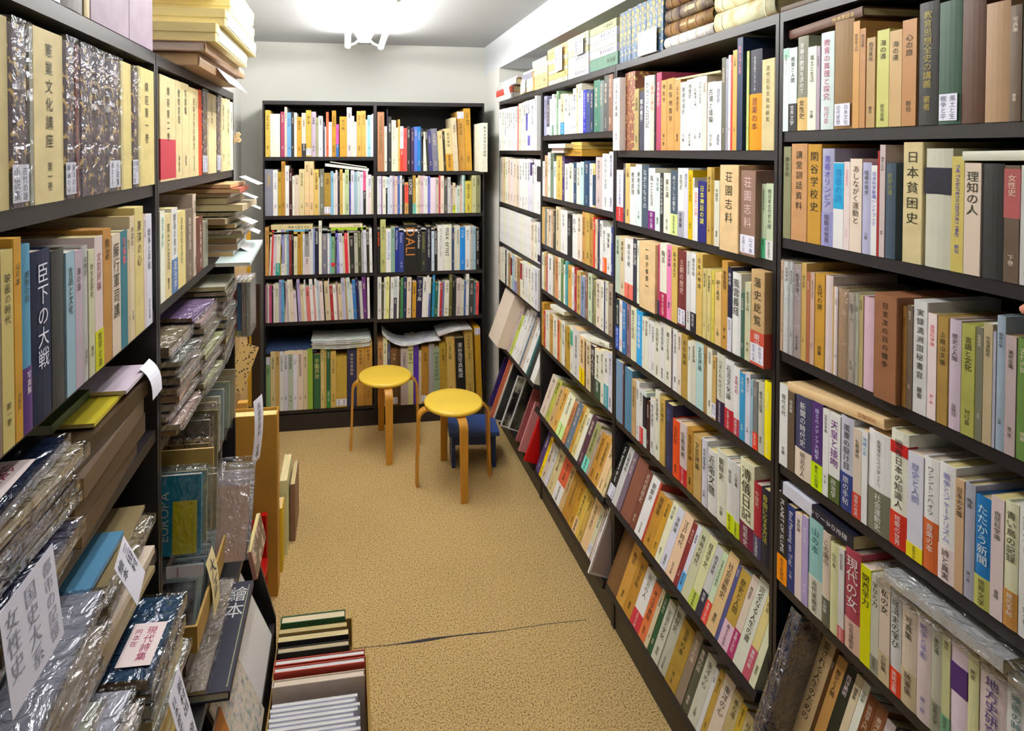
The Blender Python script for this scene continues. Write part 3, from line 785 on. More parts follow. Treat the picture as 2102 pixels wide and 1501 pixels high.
R_('R', 'K', 195, .155, 'p', .14, """228,h20,547 248,h19,fd0 280,h18,dcb 308,h18,ddd,# 365,h19,dc9,h 430,h19,d64,%42-eee 465,h19,ca7 530,h18.5,b83,b 565,h18,c93 600,h18,db5,%33-ec9 620,h18,db5 650,h18,ca5 715,h19,ec9,h 745,h19,ddb,# 790,h20,dcc,h""", 'bottom shelf, '+THI, tilt=20, off=.03)
# --- right wall, second bookcase
SEC = 'second right bookcase'
R_('R', 'L', 693, 1.70, 'p', .15, """745,625,eee,:日本文化緒論,o2 797,588,854,h,g,: 862,575,854,h,g,: 898,710,a96 943,730,445,h,:鯨の勝手,~eee 990,605,eee,~222,:*かさぶた日記 1020,600,dcb,:*八幡神と神仏,~c64 1032,595,333,~ddd 1075,580,a46,h,:世界地理学,~ecc 1122,640,c95,b,:地形学 1182,625,c95,b,:高等地質学 1230,640,c95,:山の地理学 1280,655,eee,:関連地域史 1330,635,eee,:地理学 1368,620,eee 1405,610,eee,:日本の民俗学
1440,605,edc 1508,655,eee,h,:古墳と埴輪 1558,650,dde 1590,460,665 1610,470,99a,:古代への道,~eee 1630,440,dde 1645,440,d43 1680,400,da5 1725,300,235,:装飾古墳の世界,~d8a 1776,408,bc7,>1756 1872,395,334,h,:*考古学が語るシルクロード史,%56-f90,~eee 1990,470,dc9,b,:*古代巨石文化の研究,>1876""", 'top shelf, '+SEC)
R_('R', 'M', 65, 1.455, 'p', .15, """170,228,dde,:インドシナの歴史,~527,%28-c33 195,150,445 250,148,db7,:土偶 318,190,eee 390,160,dee 470,165,456,h,:*ながらもりの,~eee 550,205,eee,%30-727 610,265,dee 652,265,333,:*土のちからを考古学,~eee 735,265,eed 822,235,456,:*めぐらしの歌を,~eee,%33-de9 895,205,eee,%38-aab 945,205,dde 1000,230,db0,t 1020,320,eed,:考古学の方法 1062,440,eee,:*古代史への旅,~d22 1165,360,227,:*日本神話の謎,~ee4
1225,195,ca5,b 1255,200,a83,h 1320,355,ddc 1545,170,ec9,b,:*荘園志料,o2 1750,235,976,b,:*荘園志料,~ecc,#,o1.5 1788,215,976,b,~ecc 1875,395,cdb,:日本古代史の謎,%27-5b8 1985,390,cdb,:続日本古代史の謎,%25-eee""", 'second shelf, '+SEC)
R_('R', 'N', 65, 1.211, 'p', .15, """110,125,bcb 160,140,dca 245,150,eee,%25-e76 285,150,334,~eee,:*郷土史選 310,170,eed 470,190,ec9,b,:*【読史備要】,o1 520,205,d68,%20-447 590,200,eed,%33-b25 640,215,e8b 700,225,db6,:高木成人文 790,275,733,h,:王朝の歴史,~ecb,# 835,290,ddd 890,300,eee,%25-223 955,275,db6,b,:日本人物譜 1000,460,dc8,b 1045,470,dc8,b 1080,480,dc5,b 1150,500,ec8,b 1215,375,c94,b 1255,440,224,~eee,:*鉄の道,%40-dde
1345,500,eee,h,:*風雲義経 1390,720,465,h 1450,600,cca 1590,460,ca7,b,:*藩史総覧,%36-c54,#""", 'third shelf, '+SEC, off=.015)
R_('R', 'O', 55, 1.006, 'p', .15, """90,60,233,%45-25b,~eee 115,70,eee,~d45 150,55,37b,~eee 185,70,978,h 235,120,eec,h 290,165,3ae,h,:*日本地図事典,~fff 310,215,eed 345,225,eed 370,245,eee 400,260,eee 445,265,eed 490,260,eee 545,290,eed 560,340,767 600,325,eee 635,360,edc 690,370,b94,b,:岩石図説 720,430,eed 765,430,ddc 830,400,bdd 860,460,a85 905,470,eed 940,560,ca6,# 1010,540,ddc,h,:*いはたのかげろう,%33-324 1090,600,eee,h,:石造文化論,%30-b23
1145,660,eee,h,:言語の町,%25-b45,~a25 1195,710,39c,:大坂と堺,~dee 1240,710,dde 1265,770,9bc 1305,780,777,%25-e42 1360,790,ccb,h 1440,790,fe1,h,:日本史料,~eea""", 'fourth shelf, '+SEC)
R_('R', 'Q', 38, .757, 'h', .15, """95,40,79b,: 107,60,533 160,95,58a,: 190,175,ca7,b 215,185,eee 240,240,eee,%30-d33 265,260,dee,/35-92-223 290,325,422 325,310,eee 360,255,eed 400,305,ca5,b 450,345,335,~56a 500,465,e52 555,490,dcc,%28-c23 600,525,b83,b 660,580,ca6,b 700,600,dde 765,680,eee,:*近衛文麿 840,690,eed 885,750,eee,%25-de0 930,780,ddd,%22-cd2 1030,760,eec,:*溥儀日記,%27-724 1085,920,a23,%30-446 1155,960,223,:*自由になる方法,~cc4""", 'fifth shelf, '+SEC)
R_('R', 'P', 150, .485, 'p', .14, """195,h20,222,:*Une_histoire_du_sel,~fff,# 222,h20,ccc 246,h20,767 300,h20,854,h,: 335,h19,743,h 378,h19,eee 388,h19,b43 430,h17,b83 460,h17,c93 490,h18,eec 525,h18,dde 575,h18.5,eca 600,h18,833 622,h18.5,dde,%28-5ae 665,h19,cca 710,h19,dda,%22-bc5 745,h18.5,ccc,%35-334 775,h18.5,cdb,%30-d43 830,h20,db8 850,h19,558 905,h19,b94,%32-dbc 940,h20,dcb,%33-a36 1000,h21,ddc,:*完全なる人生の書 1040,h20,dc8,%35-b56 1075,h20,ddb""", 'sixth shelf, '+SEC, tilt=20, off=.03)
R_('R', 'S', 120, .175, 'p', .14, """232,h25,753,h,: 275,h20,c94 320,h19,b83 372,h18.5,eee,%28-c34 410,h17.5,d74 430,h18,dca 455,h18.5,253 495,h18,ccb 540,h19,bba,h 610,h18,a83,b 650,h19,876 690,h18,554,h 740,h18,ccb 762,h17,ddd 790,h18,b94 850,h18.5,dcb 900,h18,ba7 930,h17.5,ca3 985,h17,ba7 1040,h17,cb8 1100,h18,dcb""", 'bottom shelf, '+SEC, tilt=20, off=.03)
# --- right wall, nearest bookcase
NEA = 'nearest right bookcase'
R_('R', 'T', 103, 1.741, 'p', .15, """153,400,dee,:教育のつどい,~888,/88-99-9db 220,395,dee,:教育と人間,%33-333 308,300,887,h,:青春の教育を求めて,~eee,%35-db7 380,385,eed 410,385,a9a 520,265,dee,h,:教育の真理と探究,~b57 680,165,863,h,#,: 735,175,c95 785,235,b85,:憲法提要 865,310,b96,>792 980,245,cc7,>878 1085,250,ca7 1205,160,b85,:心の旅 1380,15,333,h,:教育思想全史の講義,~a94,>1214 1570,5,354,h,#,: 1765,-30,532,h,: 1970,15,a86,h,: 2070,40,654,h 2250,20,332,h""", 'top shelf, '+NEA)
R_('R', 'U', 108, 1.511, 'p', .15, """170,125,886 305,90,c96,b,:*講堂訓話資料 420,105,c93,b,:*閑谷学校史 520,140,aac,h,:*青春オリンピア,~66c,%35-99c 605,255,eee,:*青春の詩,~28c,/46-99-2ad 655,250,edd,~d9a 755,225,edc,:*あしながく運動と,~654 830,255,bbd,h 880,280,eee,:*日本科学新聞ハンドブック,~33b 898,160,a22,~eee 945,110,cbb 1030,260,456,h,~994 1255,88,dc9,b,:*日本貧困史,>1088 1490,140,ccb,h,:,/62-84-223,>1270 1595,205,cb6,:THE_TWENTIETH_CENTURY_MIND,~33a 1735,260,dcb,:*理知の人 1920,265,333,h,: 2060,280,654,b,/55-97-a55 2180,280,ccc""", 'second shelf, '+NEA)
R_('R', 'V', 50, 1.264, 't', .15, """88,110,ca8,p 125,120,eee,f.45 155,125,ddd,p,f.45 205,140,baa,f.45 240,130,ca6 265,190,a64,p 295,195,ca9 365,205,c93,b 415,215,dcc,h,: 425,290,ca6 450,290,edd 520,305,b97,h,:,f.45 565,330,cba,f.45 590,335,ccb,f.45 620,345,ba7,p 690,360,dbc,h,: 845,345,964,b,:*日支次の日の戦争,~221,o1 910,420,b84,b 950,415,765,p 1050,385,ddd,b,:実録満洲国秘書官 1110,470,edd,p,~d56 1190,490,a84,b,:上館山文壇 1270,510,cbc,h 1370,545,aa5,b 1418,560,776,p 1482,535,ba8,p 1505,590,aab 1565,485,9ab,h 1640,620,baa,p 1740,640,684,h 1830,650,cba,p""", 'third shelf, '+NEA)
R_('R', 'W', 55, 1.016, 'p', .15, """105,115,eee,:現代の代,~333 145,160,654,~eee 250,190,446,h,:*新聞の時代史,~eee,%35-edc 315,225,537,:*語るのメディア大戦争,~ddf,%30-ce0 352,265,eee 420,295,eee,:*天皇と接吻,~728,%28-563 498,315,ccd,h,:*風景の裂け目,~333,%40-348 548,385,dcb,%28-c43 585,395,eee,~38b,:*沖縄と本 720,410,eee,h,:真珠湾からバグダッドへ,%42-776 825,400,eed,h,:*戦後日本の知識人,~333,%30-c32,/80-90-c22 920,535,dde,~88b,%14-ed2 1010,565,eee,h,:*ワシントンハイツ,~334,%45-c63 1110,600,eee,h,:戦争とジャーナリズム,~77b,%30-edd
1165,690,ca8,:*日本の文壇 1230,715,aab,h 1325,795,27b,h,:*たたかう新聞,~dee,%28-bb6 1405,800,dcc 1490,830,ddb,h,:*青い鳥の記録,%30-b84 1600,860,ddd,h 1700,900,eed,h""", 'fourth shelf, '+NEA)
R_('R', 'X', 42, .758, 'p', .15, """100,95,222,:*PLANET_OF_SLUMS,~fff,%30-f90 145,170,237,:Bad_Planning_on_Trial,~eee 185,215,edd 222,230,bad,~eee 305,235,9cc,h,~377,%38-ddc 350,330,dcb,h,:*この国の,%30-665 400,395,dda,h 435,420,ddd,%15-c66 530,430,a45,h,~eee,:*現代の女,%30-dba 592,530,dd0,:*関西学力,~222 640,580,ccb,:*学びの力,%18-998 705,620,dcb,:*私の女,%30-cb9 770,680,ddd,h,:*経済史の学び,%25-e42 860,740,dcb,h,%35-cb9 945,820,dcc,h,~77b 1010,880,bba,h,%30-998 1060,930,cc9,%26-7a8 1160,980,ede,h,:,/55-80-537 1225,1060,dda,h 1385,1150,dcc,h,~548 1510,1200,ddd,h,~477 1620,1240,cba,h""", 'fifth shelf, '+NEA)
R_('R', 'Y', 10, .440, 'c', .2, """92,h26.5,235,h,o6,f1.2,: 175,h25,ccb,: 205,h25,222,:,/30-45-c22 240,h24,dcb 330,h24,edc,: 450,h26,ec9,h,:*愛される人生のための 480,h25,642 560,h24,c95 640,h24,332,~edd 700,h24,dca 760,h24,eed 840,h23,742 930,h23,853 1010,h22,cbb 1100,h22,222,~ccc 1250,h20,a84 1400,h20,b95""", 'bottom shelf, '+NEA, tilt=20, off=.02)
# --- left wall
NL, FL_ = 'near left bookcase', 'far left bookcase'
R_('L', 'a', -160, 1.636, 'b', .17, """-20,60,cb8,: 62,90,cb8,: 190,150,434,h,g,f0.45,#,: 212,160,998,t,: 398,190,dc9,:憲業文化講座 475,255,434,h,g,f0.45,#,: 490,275,833,t,: 590,300,434,h,g,f0.45,: 665,340,434,h,g,f0.45,: 748,370,434,h,g,f0.45,#,: 815,385,dc8,: 856,430,434,h,g,f0.45,#,: 985,425,dc8,:講座第一巻""", 'upper shelf, '+NL)
R_('L', 'a', 990, 1.638, 'b', .17, """1085,475,dc9,:講座第二巻,/2-40-b34 1125,500,dc9 1167,515,dc9 1225,545,dc9 1245,553,d40,t,: 1280,565,434,h,g,f0.45,#,: 1335,580,dc9 1362,600,434,h,g,f0.45,#,: 1395,605,dc9 1420,612,dc9 1445,630,ddc,p""", 'upper shelf, '+FL_)
R_('L', 'b', -120, 1.397, 'p', .15, """-40,380,a96 20,390,876 95,400,cb7 150,320,c93,b 205,365,59b,h,%35-537 336,400,124,h,:*臣下の大戦,~eef 415,395,444,h,: 470,410,9bc 515,400,bab 552,375,bbb,h 590,395,cca 640,315,dcc,%30-cc2,~834 695,270,b84,b 748,300,dcb,:*藤行軍司講 790,280,378,~e67 805,270,cb9 835,190,dca 890,135,dc8,b,d20 905,180,dcc 940,180,dde""", 'second shelf, '+NL, off=.02)
R_('L', 'b', 990, 1.400, 'p', .14, """1020,160,eed,~6a9 1060,175,dc9 1097,140,ddd,%40-57a 1146,160,dc8 1195,150,765,b 1215,55,cba,h 1258,195,632,h 1288,220,887,h""", 'second shelf, '+FL_)
EXTRA_TEXT = "ABCDEFGHIJKLMNOPQRSTUVWXYZabcdefghijklmnopqrstuvwxyz0123456789 。在庫品切本棚円美術史歴史のネーション日本語民俗学資料戦前昭和明治大正絵葉書古地図全揃重複特価改造文芸春秋三田村風俗絹新戯曲帝国詩人之繪"
EXTRA_BOLD = EXTRA_TEXT
_chars = set(''.join(POOL)+''.join(AUTH)+EXTRA_TEXT)
_bold = set()
for _a, _k in ROWS:
    for _tok in _a[6].split():
        for _p in _tok.split(',')[3:]:
            if _p[0] == ':':
                if '*' in _p[:3]: _bold |= set(_p[1:])
                _chars |= set(_p[1:])
load_glyphs(sorted(_chars)); load_glyphs(sorted(_bold | set(EXTRA_BOLD)), True)
for _a, _k in ROWS: row(*_a, **_k)
# ---------------------------------------------------------------- books lying flat, piles, papers
CROPS.update({'Z': (1080, 0, 7.504), 'e': (300, 0, 6.2538), 'f': (0, 0, 6.3697)})
def lying(wall, crop, xl, xr, yt, yb, depth, col, kind, label, title='', off=0.0, z=None, yt2=None, yb2=None, **kw):
    """a book lying on its side, spine to the aisle; (yt,yb) at the left end, (yt2,yb2) at the right end of the spine"""
    ox, oy, sc = CROPS[crop]
    pl = {'R': lambda a, b: atX(a, b, XR-off), 'L': lambda a, b: atX(a, b, XL+off), 'B': lambda a, b: atY(a, b, YB-off)}[wall]
    if yt2 is None: yt2, yb2 = yt, yb
    P = [pl(ox+x/sc, oy+y/sc) for x, y in ((xl, yt), (xl, yb), (xr, yt2), (xr, yb2))]
    t = max(0.003, ((P[0]-P[1]).length+(P[2]-P[3]).length)/2)
    a = (P[0]+P[1])/2; b = (P[2]+P[3])/2
    global LAST
    if z == '+': z = LAST+.0008
    LAST = z+t if z is not None else a.z+t/2
    if z is not None:
        a.z = b.z = z+t/2
    ex, ey = AX[wall]
    ez = (b-a).normalized(); up = ey.cross(ez)
    M = frame(a, up, ey, ez)
    o = build_book(M, t-.0006, (b-a).length, depth, col, kind, title, auth=False, **kw)
    tag(o, label, CATS[kind]); return o
def slip(M, w, h, label, text=2, col='eef', bend=0.0, name='price_slip', cat='paper slip', lines=None, ink='445', parent=None):
    """a sheet of paper in the local x/z plane facing -y with handwriting"""
    m = MB()
    m.sheet(lambda u, v: (w*(u-.5), bend*math.sin(v*2.4)*-1+bend*.3*(u-.5)**2, h*v), 3, 8, 0.0006)
    o = m.build(name, [mat(col, .7), mat(ink, .6)], parent, M)
    g = MB()
    for k in range(text):
        s = (lines[k] if lines else rnd.choice(POOL)[:5])
        size = min(w/text*.7, h*.85/len(s)); P, F = lay_vertical(s, size)
        if len(P):
            cx = w*(.5-(k+.5)/text)
            g.add([(px+cx, bend*math.sin(((pz+h*.93)/h)*2.4)*-1-.0009, pz+h*.93) for px, pz in P], F)
    if g.V: g.build('handwriting', mat(ink, .6), o)
    if label: tag(o, label, cat)
    return o

# --- on the end bookcase
lying('B', 'A', 790, 1270, 830, 868, .2, 'ddd', 'm', 'white catalogue tilted across the books on the second shelf', yt2=894, yb2=920)
lying('B', 'A', 845, 1250, 812, 822, .2, 'eed', 'm', 'thin white pamphlet lying tilted above the second shelf books', yt2=872, yb2=882, off=.004)
lying('B', 'C', 200, 680, 215, 243, .2, 'b94', 'c', 'tan catalogue lying beneath the blue one on the third shelf', z=1.197)
lying('B', 'C', 400, 712, 188, 213, .2, '7bd', 'c', 'light blue catalogue sandwiched in the small flat stack', z='+')
lying('B', 'C', 218, 730, 125, 186, .22, 'dc9', 'b', 'cream boxed book lying topmost of the flat stack, third shelf', '古代の謎の美術', z='+')
lying('B', 'C', 845, 1335, 200, 232, .2, '776', 'c', 'dark grey catalogue lying flat under the yellow one', '日本文化の研究', z=1.1975, tcol='eee')
lying('B', 'C', 955, 1390, 150, 186, .2, 'ac3', 'c', 'yellow-green and black catalogue lying flat in the end bookcase', '現代詩集', z='+', tcol='222')
lying('B', 'C', 935, 1345, 108, 146, .2, 'edb', 'c', 'cream catalogue topmost of the right flat stack, third shelf', '美術全集', z='+')
lying('B', 'D', 335, 975, 162, 190, .24, 'eee', 'm', 'large white album lying across the black art books', z=1.198)
nv = lying('B', 'E', 272, 900, 372, 420, .25, '346', 'h', 'navy cloth book lying on top of the bottom shelf books', z=.477)
MB().box((-.004, -.0012, .11), (.018, -.0006, .20)).build('price_label', mat('edb', .7), nv)
def floppy(name, M, w, d, fn, col, label, n=2, cat='magazine', grp=None):
    o = MB(); o.sheet(lambda u, v: (w*u, d*v, fn(u, v)), 14, 3, 0.0025)
    r = o.build(name, pattern_mat('cov'+col, [col, 'eee', 'ccc'], 9, 'noise', .35, (.42, .6)), None, M)
    q = MB(); q.sheet(lambda u, v: (w*(.01+.98*u), d*(.01+.985*v), fn(u, v)-.0032), 14, 3, 0.0036); q.build('page_block', page_mat('ddd'), r)
    tag(r, label, cat, grp); return r
a = atY(640, 711, YB); zt = .505
for k in range(6):
    f = (lambda k: (lambda u, v: -.010*math.sin(u*math.pi)*(1-k*.12)+.0005*k))(k)
    floppy('magazine', T((a.x+.004*math.sin(k*2.1), YB-.012+.004*(k % 3), zt+k*.0078)), .355, .20, f, ['bb9', 'ddd', 'cdc', 'aa9', 'dde', 'cdc'][k],
           'floppy magazine, '+ordinal(5-k)+' from the top of the sagging stack on the bottom shelf', grp='sagging magazines on the bottom shelf')
b = atY(785, 688, YB)
floppy('magazine', T((b.x, YB-.03, .500)), .36, .2, lambda u, v: .075*(1-u)**5-.02*math.sin(min(1, u*1.35)*math.pi)*(1-u*.3)+.022*u, 'ccd', 'curling magazine draped over the books right of the stools')
c = atY(898, 690, YB)
floppy('magazine', T((c.x, YB-.035, .550)), .215, .2, lambda u, v: .03*u+.012*math.sin(u*3.0), 'cbb', 'thin magazine draped against the tall yellow boxed book')

# --- on the right bookcases
G_ = 'lying on the third bookcase second shelf'
lying('R', 'G', 1000, 1215, 1340, 1422, .15, 'c93', 'b', 'tan boxed book, lowest of three '+G_, '風俗史料', z=1.677, off=.0)
lying('R', 'G', 1025, 1215, 1292, 1334, .15, 'ca5', 'b', 'narrow tan boxed book, middle of three '+G_, off=.0, z='+')
lying('R', 'G', 1080, 1215, 1240, 1292, .16, 'db6', 'b', 'yellowish boxed book, topmost of three '+G_, off=-.005, z='+')
lying('R', 'G', 830, 985, 1298, 1360, .15, 'ecc', 'm', 'white magazine lying beside the tan boxed books', yt2=1310, yb2=1366, off=.02, z=1.690)
lying('R', 'G', 785, 1000, 1235, 1292, .17, 'dde', 'm', 'curled white magazine topmost beside the tan boxed books', yt2=1245, yb2=1300, off=.035, z='+')
lying('R', 'I', 720, 880, 745, 790, .16, 'eed', 'c', 'white catalogue lying on the tan boxed book, fifth shelf', yt2=835, yb2=880, off=.01)
lying('R', 'I', 1045, 1390, 1075, 1140, .14, 'eed', 'h', 'white hardback lying over the fifth shelf books, third right bookcase', '*詩と真実'[1:], yt2=1195, yb2=1255, off=-.004, tcol='553')
lying('R', 'L', 1190, 1555, 626, 642, .15, 'dc9', 't', 'thin cream booklet lying across the top shelf of the second bookcase', yt2=560, yb2=578)
lying('R', 'T', 160, 765, 250, 330, .13, '643', 'h', 'worn brown leather book leaning askew on the top shelf', '*帝国教育史'[1:], yt2=50, yb2=130, tcol='db6', off=-.01)
lying('R', 'U', 1592, 2150, 165, 240, .15, 'ddc', 'h', 'white hardback lying on the books right of the yellow one', yt2=150, yb2=245, off=.005)
lying('R', 'W', 108, 690, 100, 150, .15, 'ec9', 'h', 'cream hardback lying across the fourth shelf of the nearest bookcase', '文芸春秋', yt2=325, yb2=395, tcol='a64', off=.0)
lying('R', 'X', 68, 495, 20, 85, .14, '223', 'p', 'black and white paperback lying on the fifth shelf', '歴史のネーション1', yt2=345, yb2=440, tcol='eee', stripe=[(.03, .46, 'dde')])
w1 = lying('R', 'X', 675, 1380, 540, 610, .17, 'ddd', 'c', 'white catalogue in clear film lying on the fifth shelf', yt2=1085, yb2=1160, off=.012)
film(w1, (-.018, -.012, -.004), (.018, .17, .30), 'clear_wrapper', 0.9, 6, .004)
lying('R', 'X', 930, 1490, 610, 660, .16, 'da2', 'c', 'yellow catalogue lying above the film-wrapped white one', yt2=1030, yb2=1110, off=-.045, tcol='432')

# --- pictures standing at the foot of the far right bookcase
def faceout(px, py, z, h, t, d, col, pic, label, kind='c', tilt=20, lean=0):
    for _ in range(4):
        p = atZ(px, py, z); z = .157+max(0, XR-.03-p.x)*math.tan(math.radians(20))+.003
    h = min(h, .345)
    M = frame((p.x, p.y, z), (0, -1, 0), (1, 0, 0), (0, 0, 1)) @ RX(-tilt) @ RY(lean)
    o = build_book(M, t, h, d, col, kind, '', auth=False)
    if pic:
        q = MB(); q.box((t/2+.0002, .006, .008), (t/2+.0007, d-.004, h-.008)); q.build('cover_picture', pic, o)
    tag(o, label, CATS[kind], 'catalogues at the foot of the far right bookcase'); return o
_pz = .2
for _ in range(4):
    _pp = atZ(1207, 1176, _pz); _pz = .157+max(0, XR-.03-_pp.x)*math.tan(math.radians(20))+.003
po = build_book(frame((_pp.x, _pp.y, _pz), (0, -1, 0), (1, 0, 0), (0, 0, 1)) @ RX(-20), .008, .26, .19, 'eee', 'c', '', auth=False)
MB().box((.0042, .006, .008), (.0047, .184, .252)).build('cover_picture', mat('baa', .4), po); tag(po, 'pinkish catalogue with white border jutting out at the bookcase corner', 'catalogue')
bw = pattern_mat('portrait', ['111', '333', '998', 'ccb'], 14, 'noise', .35, (.38, .62))
bw2 = pattern_mat('street', ['222', '443', '776', '887'], 9, 'noise', .35, (.36, .66))
FO = ' at the foot of the far right bookcase'
for args in [
 (1001.5, 832, .15, .30, .012, .2, '437', None, 'purple catalogue, farthest'+FO),
 (1004, 857, .15, .40, .012, .24, 'c64', mat('c75', .4), 'large salmon orange catalogue'+FO),
 (1012, 861, .15, .34, .011, .22, 'ddc', pattern_mat('dusk', ['112', '222', '444'], 5, 'noise', .35), 'cream catalogue with dark photograph cover'+FO),
 (1018, 863, .15, .31, .007, .2, '237', mat('237', .4), 'blue catalogue between cream and portrait ones'+FO),
 (1027, 874, .15, .29, .009, .21, 'eee', bw, 'white edged catalogue with black and white portraits on its cover'),
 (1043, 880, .15, .33, .009, .22, 'eee', bw2, 'white edged catalogue with a dark street photograph on its cover'),
 (1058, 905, .15, .30, .012, .18, 'a66', mat('b66', .4), 'dusty red catalogue left of the pink one'),
 (1064, 925, .15, .26, .010, .18, 'd99', mat('d99', .4), 'pale pink catalogue behind the bright red one'),
 (1076, 945, .15, .27, .016, .19, 'c11', mat('c11', .35), 'bright red catalogue facing the aisle')]:
    faceout(*args)
ju = faceout(1060, 868, .27, .20, .008, .12, 'eee', None, 'small white book with green and red bands on its cover', tilt=25)
MB().box((.0042, .01, .13), (.0048, .115, .195)).build('cover_picture', mat('143', .4), ju)
MB().box((.0042, .01, .105), (.0048, .115, .125)).build('cover_stripe', mat('c24', .4), ju)
g = MB(); P, F, w_ = lay_latin('JULIA', .04, True); g.add([(.0052, .012+x*.9, .145+z) for x, z in P], F); g.build('lettering', mat('eee'), ju)
faceout(1100, 800, .33, .20, .022, .16, 'dcb', mat('bcb', .4), 'pale green paperback jutting out at the bookcase corner', kind='p', tilt=50)

# --- on top of the right bookcases
TOP = 2.0005
def stack(crop, items, x0, x1, where, depth, z=TOP, off=0.0, wall='R'):
    n = len(items)
    for i, (t, col, kind, title, dx0, dx1) in enumerate(items):
        ox, oy, sc = CROPS[crop]
        s0 = along(wall, ox+(x0+dx0)/sc, z, off); s1 = along(wall, ox+(x1+dx1)/sc, z, off)
        X = XR-off if wall == 'R' else XL+off
        ex, ey = AX[wall]
        M = frame((X, s0, z+t/2), ey.cross(ex), ey, ex)
        o = build_book(M, t-.0006, abs(s1-s0), depth, col, kind, title, auth=False)
        pos = 'topmost' if i == n-1 else ('lowest' if i == 0 else ordinal(i)+' from bottom')
        tag(o, f"{colour_word(col)} {NOUN[kind][1]}, {pos} of {where}", CATS[kind], 'books stacked on top of the right bookcases')
        z += t
stack('G', [(.032, 'ddd', 'h', '', 0, 0), (.038, 'c43', 'h', '', -15, 0), (.034, 'ccc', 'h', '', -10, 40), (.008, 'eee', 'm', '', 30, 60)], 130, 330, 'the ledger pile', .24)
stack('G', [(.022, 'dca', 'p', '', 0, 0), (.022, 'eed', 'p', '', 0, 0), (.022, 'ddc', 'p', '', 4, 0), (.03, '889', 'p', '', 20, -10), (.012, 'dde', 'p', '', 40, 0)], 425, 585, 'the small pile beside the ledgers', .16, off=.01)
stack('Z', [(.018, 'db8', 'b', '', 0, 0), (.034, 'db8', 'b', '京都', 0, 0), (.018, 'db8', 'b', '', 0, 0), (.03, 'cca', 'b', '', 0, 0), (.022, 'ccb', 'b', '', 0, 10), (.026, 'ccb', 'b', '', -10, -20)], 105, 330, 'the pale yellow stack', .2)
stack('Z', [(.022, 'bba', 'b', '地図', 0, 0), (.026, 'db7', 'b', '絹之', 0, 0), (.02, 'bba', 'b', '', 0, 0), (.026, 'db7', 'b', '絹之', 0, 0), (.022, 'ccb', 'b', '', 0, 0), (.026, 'db7', 'b', '絹之', -5, 0), (.026, 'ca8', 'b', '', -15, -5)], 345, 635, 'the slip-hung yellow stack', .2)
stack('Z', [(.032, 'ccd', 'b', '大日本古地図', 0, 0), (.026, 'dcb', 'b', '', 0, 0), (.030, 'ccd', 'b', '大日本古地図', 0, 0), (.026, 'bb9', 'b', '', 0, -10), (.030, 'ccb', 'b', '大日本古地図', -5, 0), (.026, 'cca', 'b', '絹之', -10, 0)], 645, 960, 'the slip-hung white stack', .2)
stack('Z', [(.046, '687', 'b', '美術史', 0, 15), (.032, 'ccd', 'b', '大日本古地図', 0, 0), (.028, 'bba', 'b', '', 0, 0), (.030, 'ccd', 'b', '大日本古地図', 0, 0), (.030, 'aa8', 'b', '日本詩人', 0, -5)], 985, 1395, 'the stack beside the blue volumes', .2)
slip(frame((.925, along('R', 1080+535/7.504, 2.08), 2.05), (0, -1, 0), (1, 0, 0), (0, 0, 1)), .085, .105, 'white handwritten slip hanging from the cream and yellow stack', 2, lines=['在庫品', '全揃'])
slip(frame((.925, along('R', 1080+850/7.504, 2.09), 2.085), (0, -1, 0), (1, 0, 0), (0, 0, 1)), .085, .065, 'white handwritten slip hanging from the grey and white stack', 2, lines=['大正', '戯曲'])
slip(frame((.905, along('R', 1000+340/6.2556, 2.05), 2.0), (0, -1, 0), (1, 0, 0), (0, 0, 1)), .105, .09, 'white slip hanging from the red ledger', 1, bend=.012)
slip(frame((.918, along('R', 1000+510/6.2556, 2.05), 2.005), (0, -1, 0), (1, 0, 0), (0, 0, 1)), .06, .065, 'small white slip on the pile beside the ledgers', 1)
for r_ in row('R', 'L', 743, 2.0, 'h', .13, """772,h17,357,g,:*戦前民俗資料,~cb6 800,h17,357,g,:*戦前民俗資料,~cb6 832,h17.2,357,g,:*戦前民俗資料,~cb6 876,h17,357,g,:*戦前民俗資料,~cb6 912,h17.2,357,g,:*戦前民俗資料,~cb6 950,h17,357,g,:*戦前民俗資料,~cb6 998,h17,357,g,:*戦前民俗資料,~cb6 1042,h17.2,357,g,:*戦前民俗資料,~cb6 1088,h17,357,g,:*戦前民俗資料,~cb6""", 'top of the second right bookcase'): pass
cd = MB(); cd.box((-.055, 0, 0), (.055, .0012, .075)); cd.box((-.055, .0012, 0), (.055, .02, .0012))
tag(cd.build('blank_card', mat('f2f2ee', .6), None, frame((.928, along('R', 1080+985/3.8926, 2.03), 2.0006), (0, -1, 0), (1, 0, 0), (0, 0, 1))), 'blank white card standing before the blue gilt volumes', 'card')
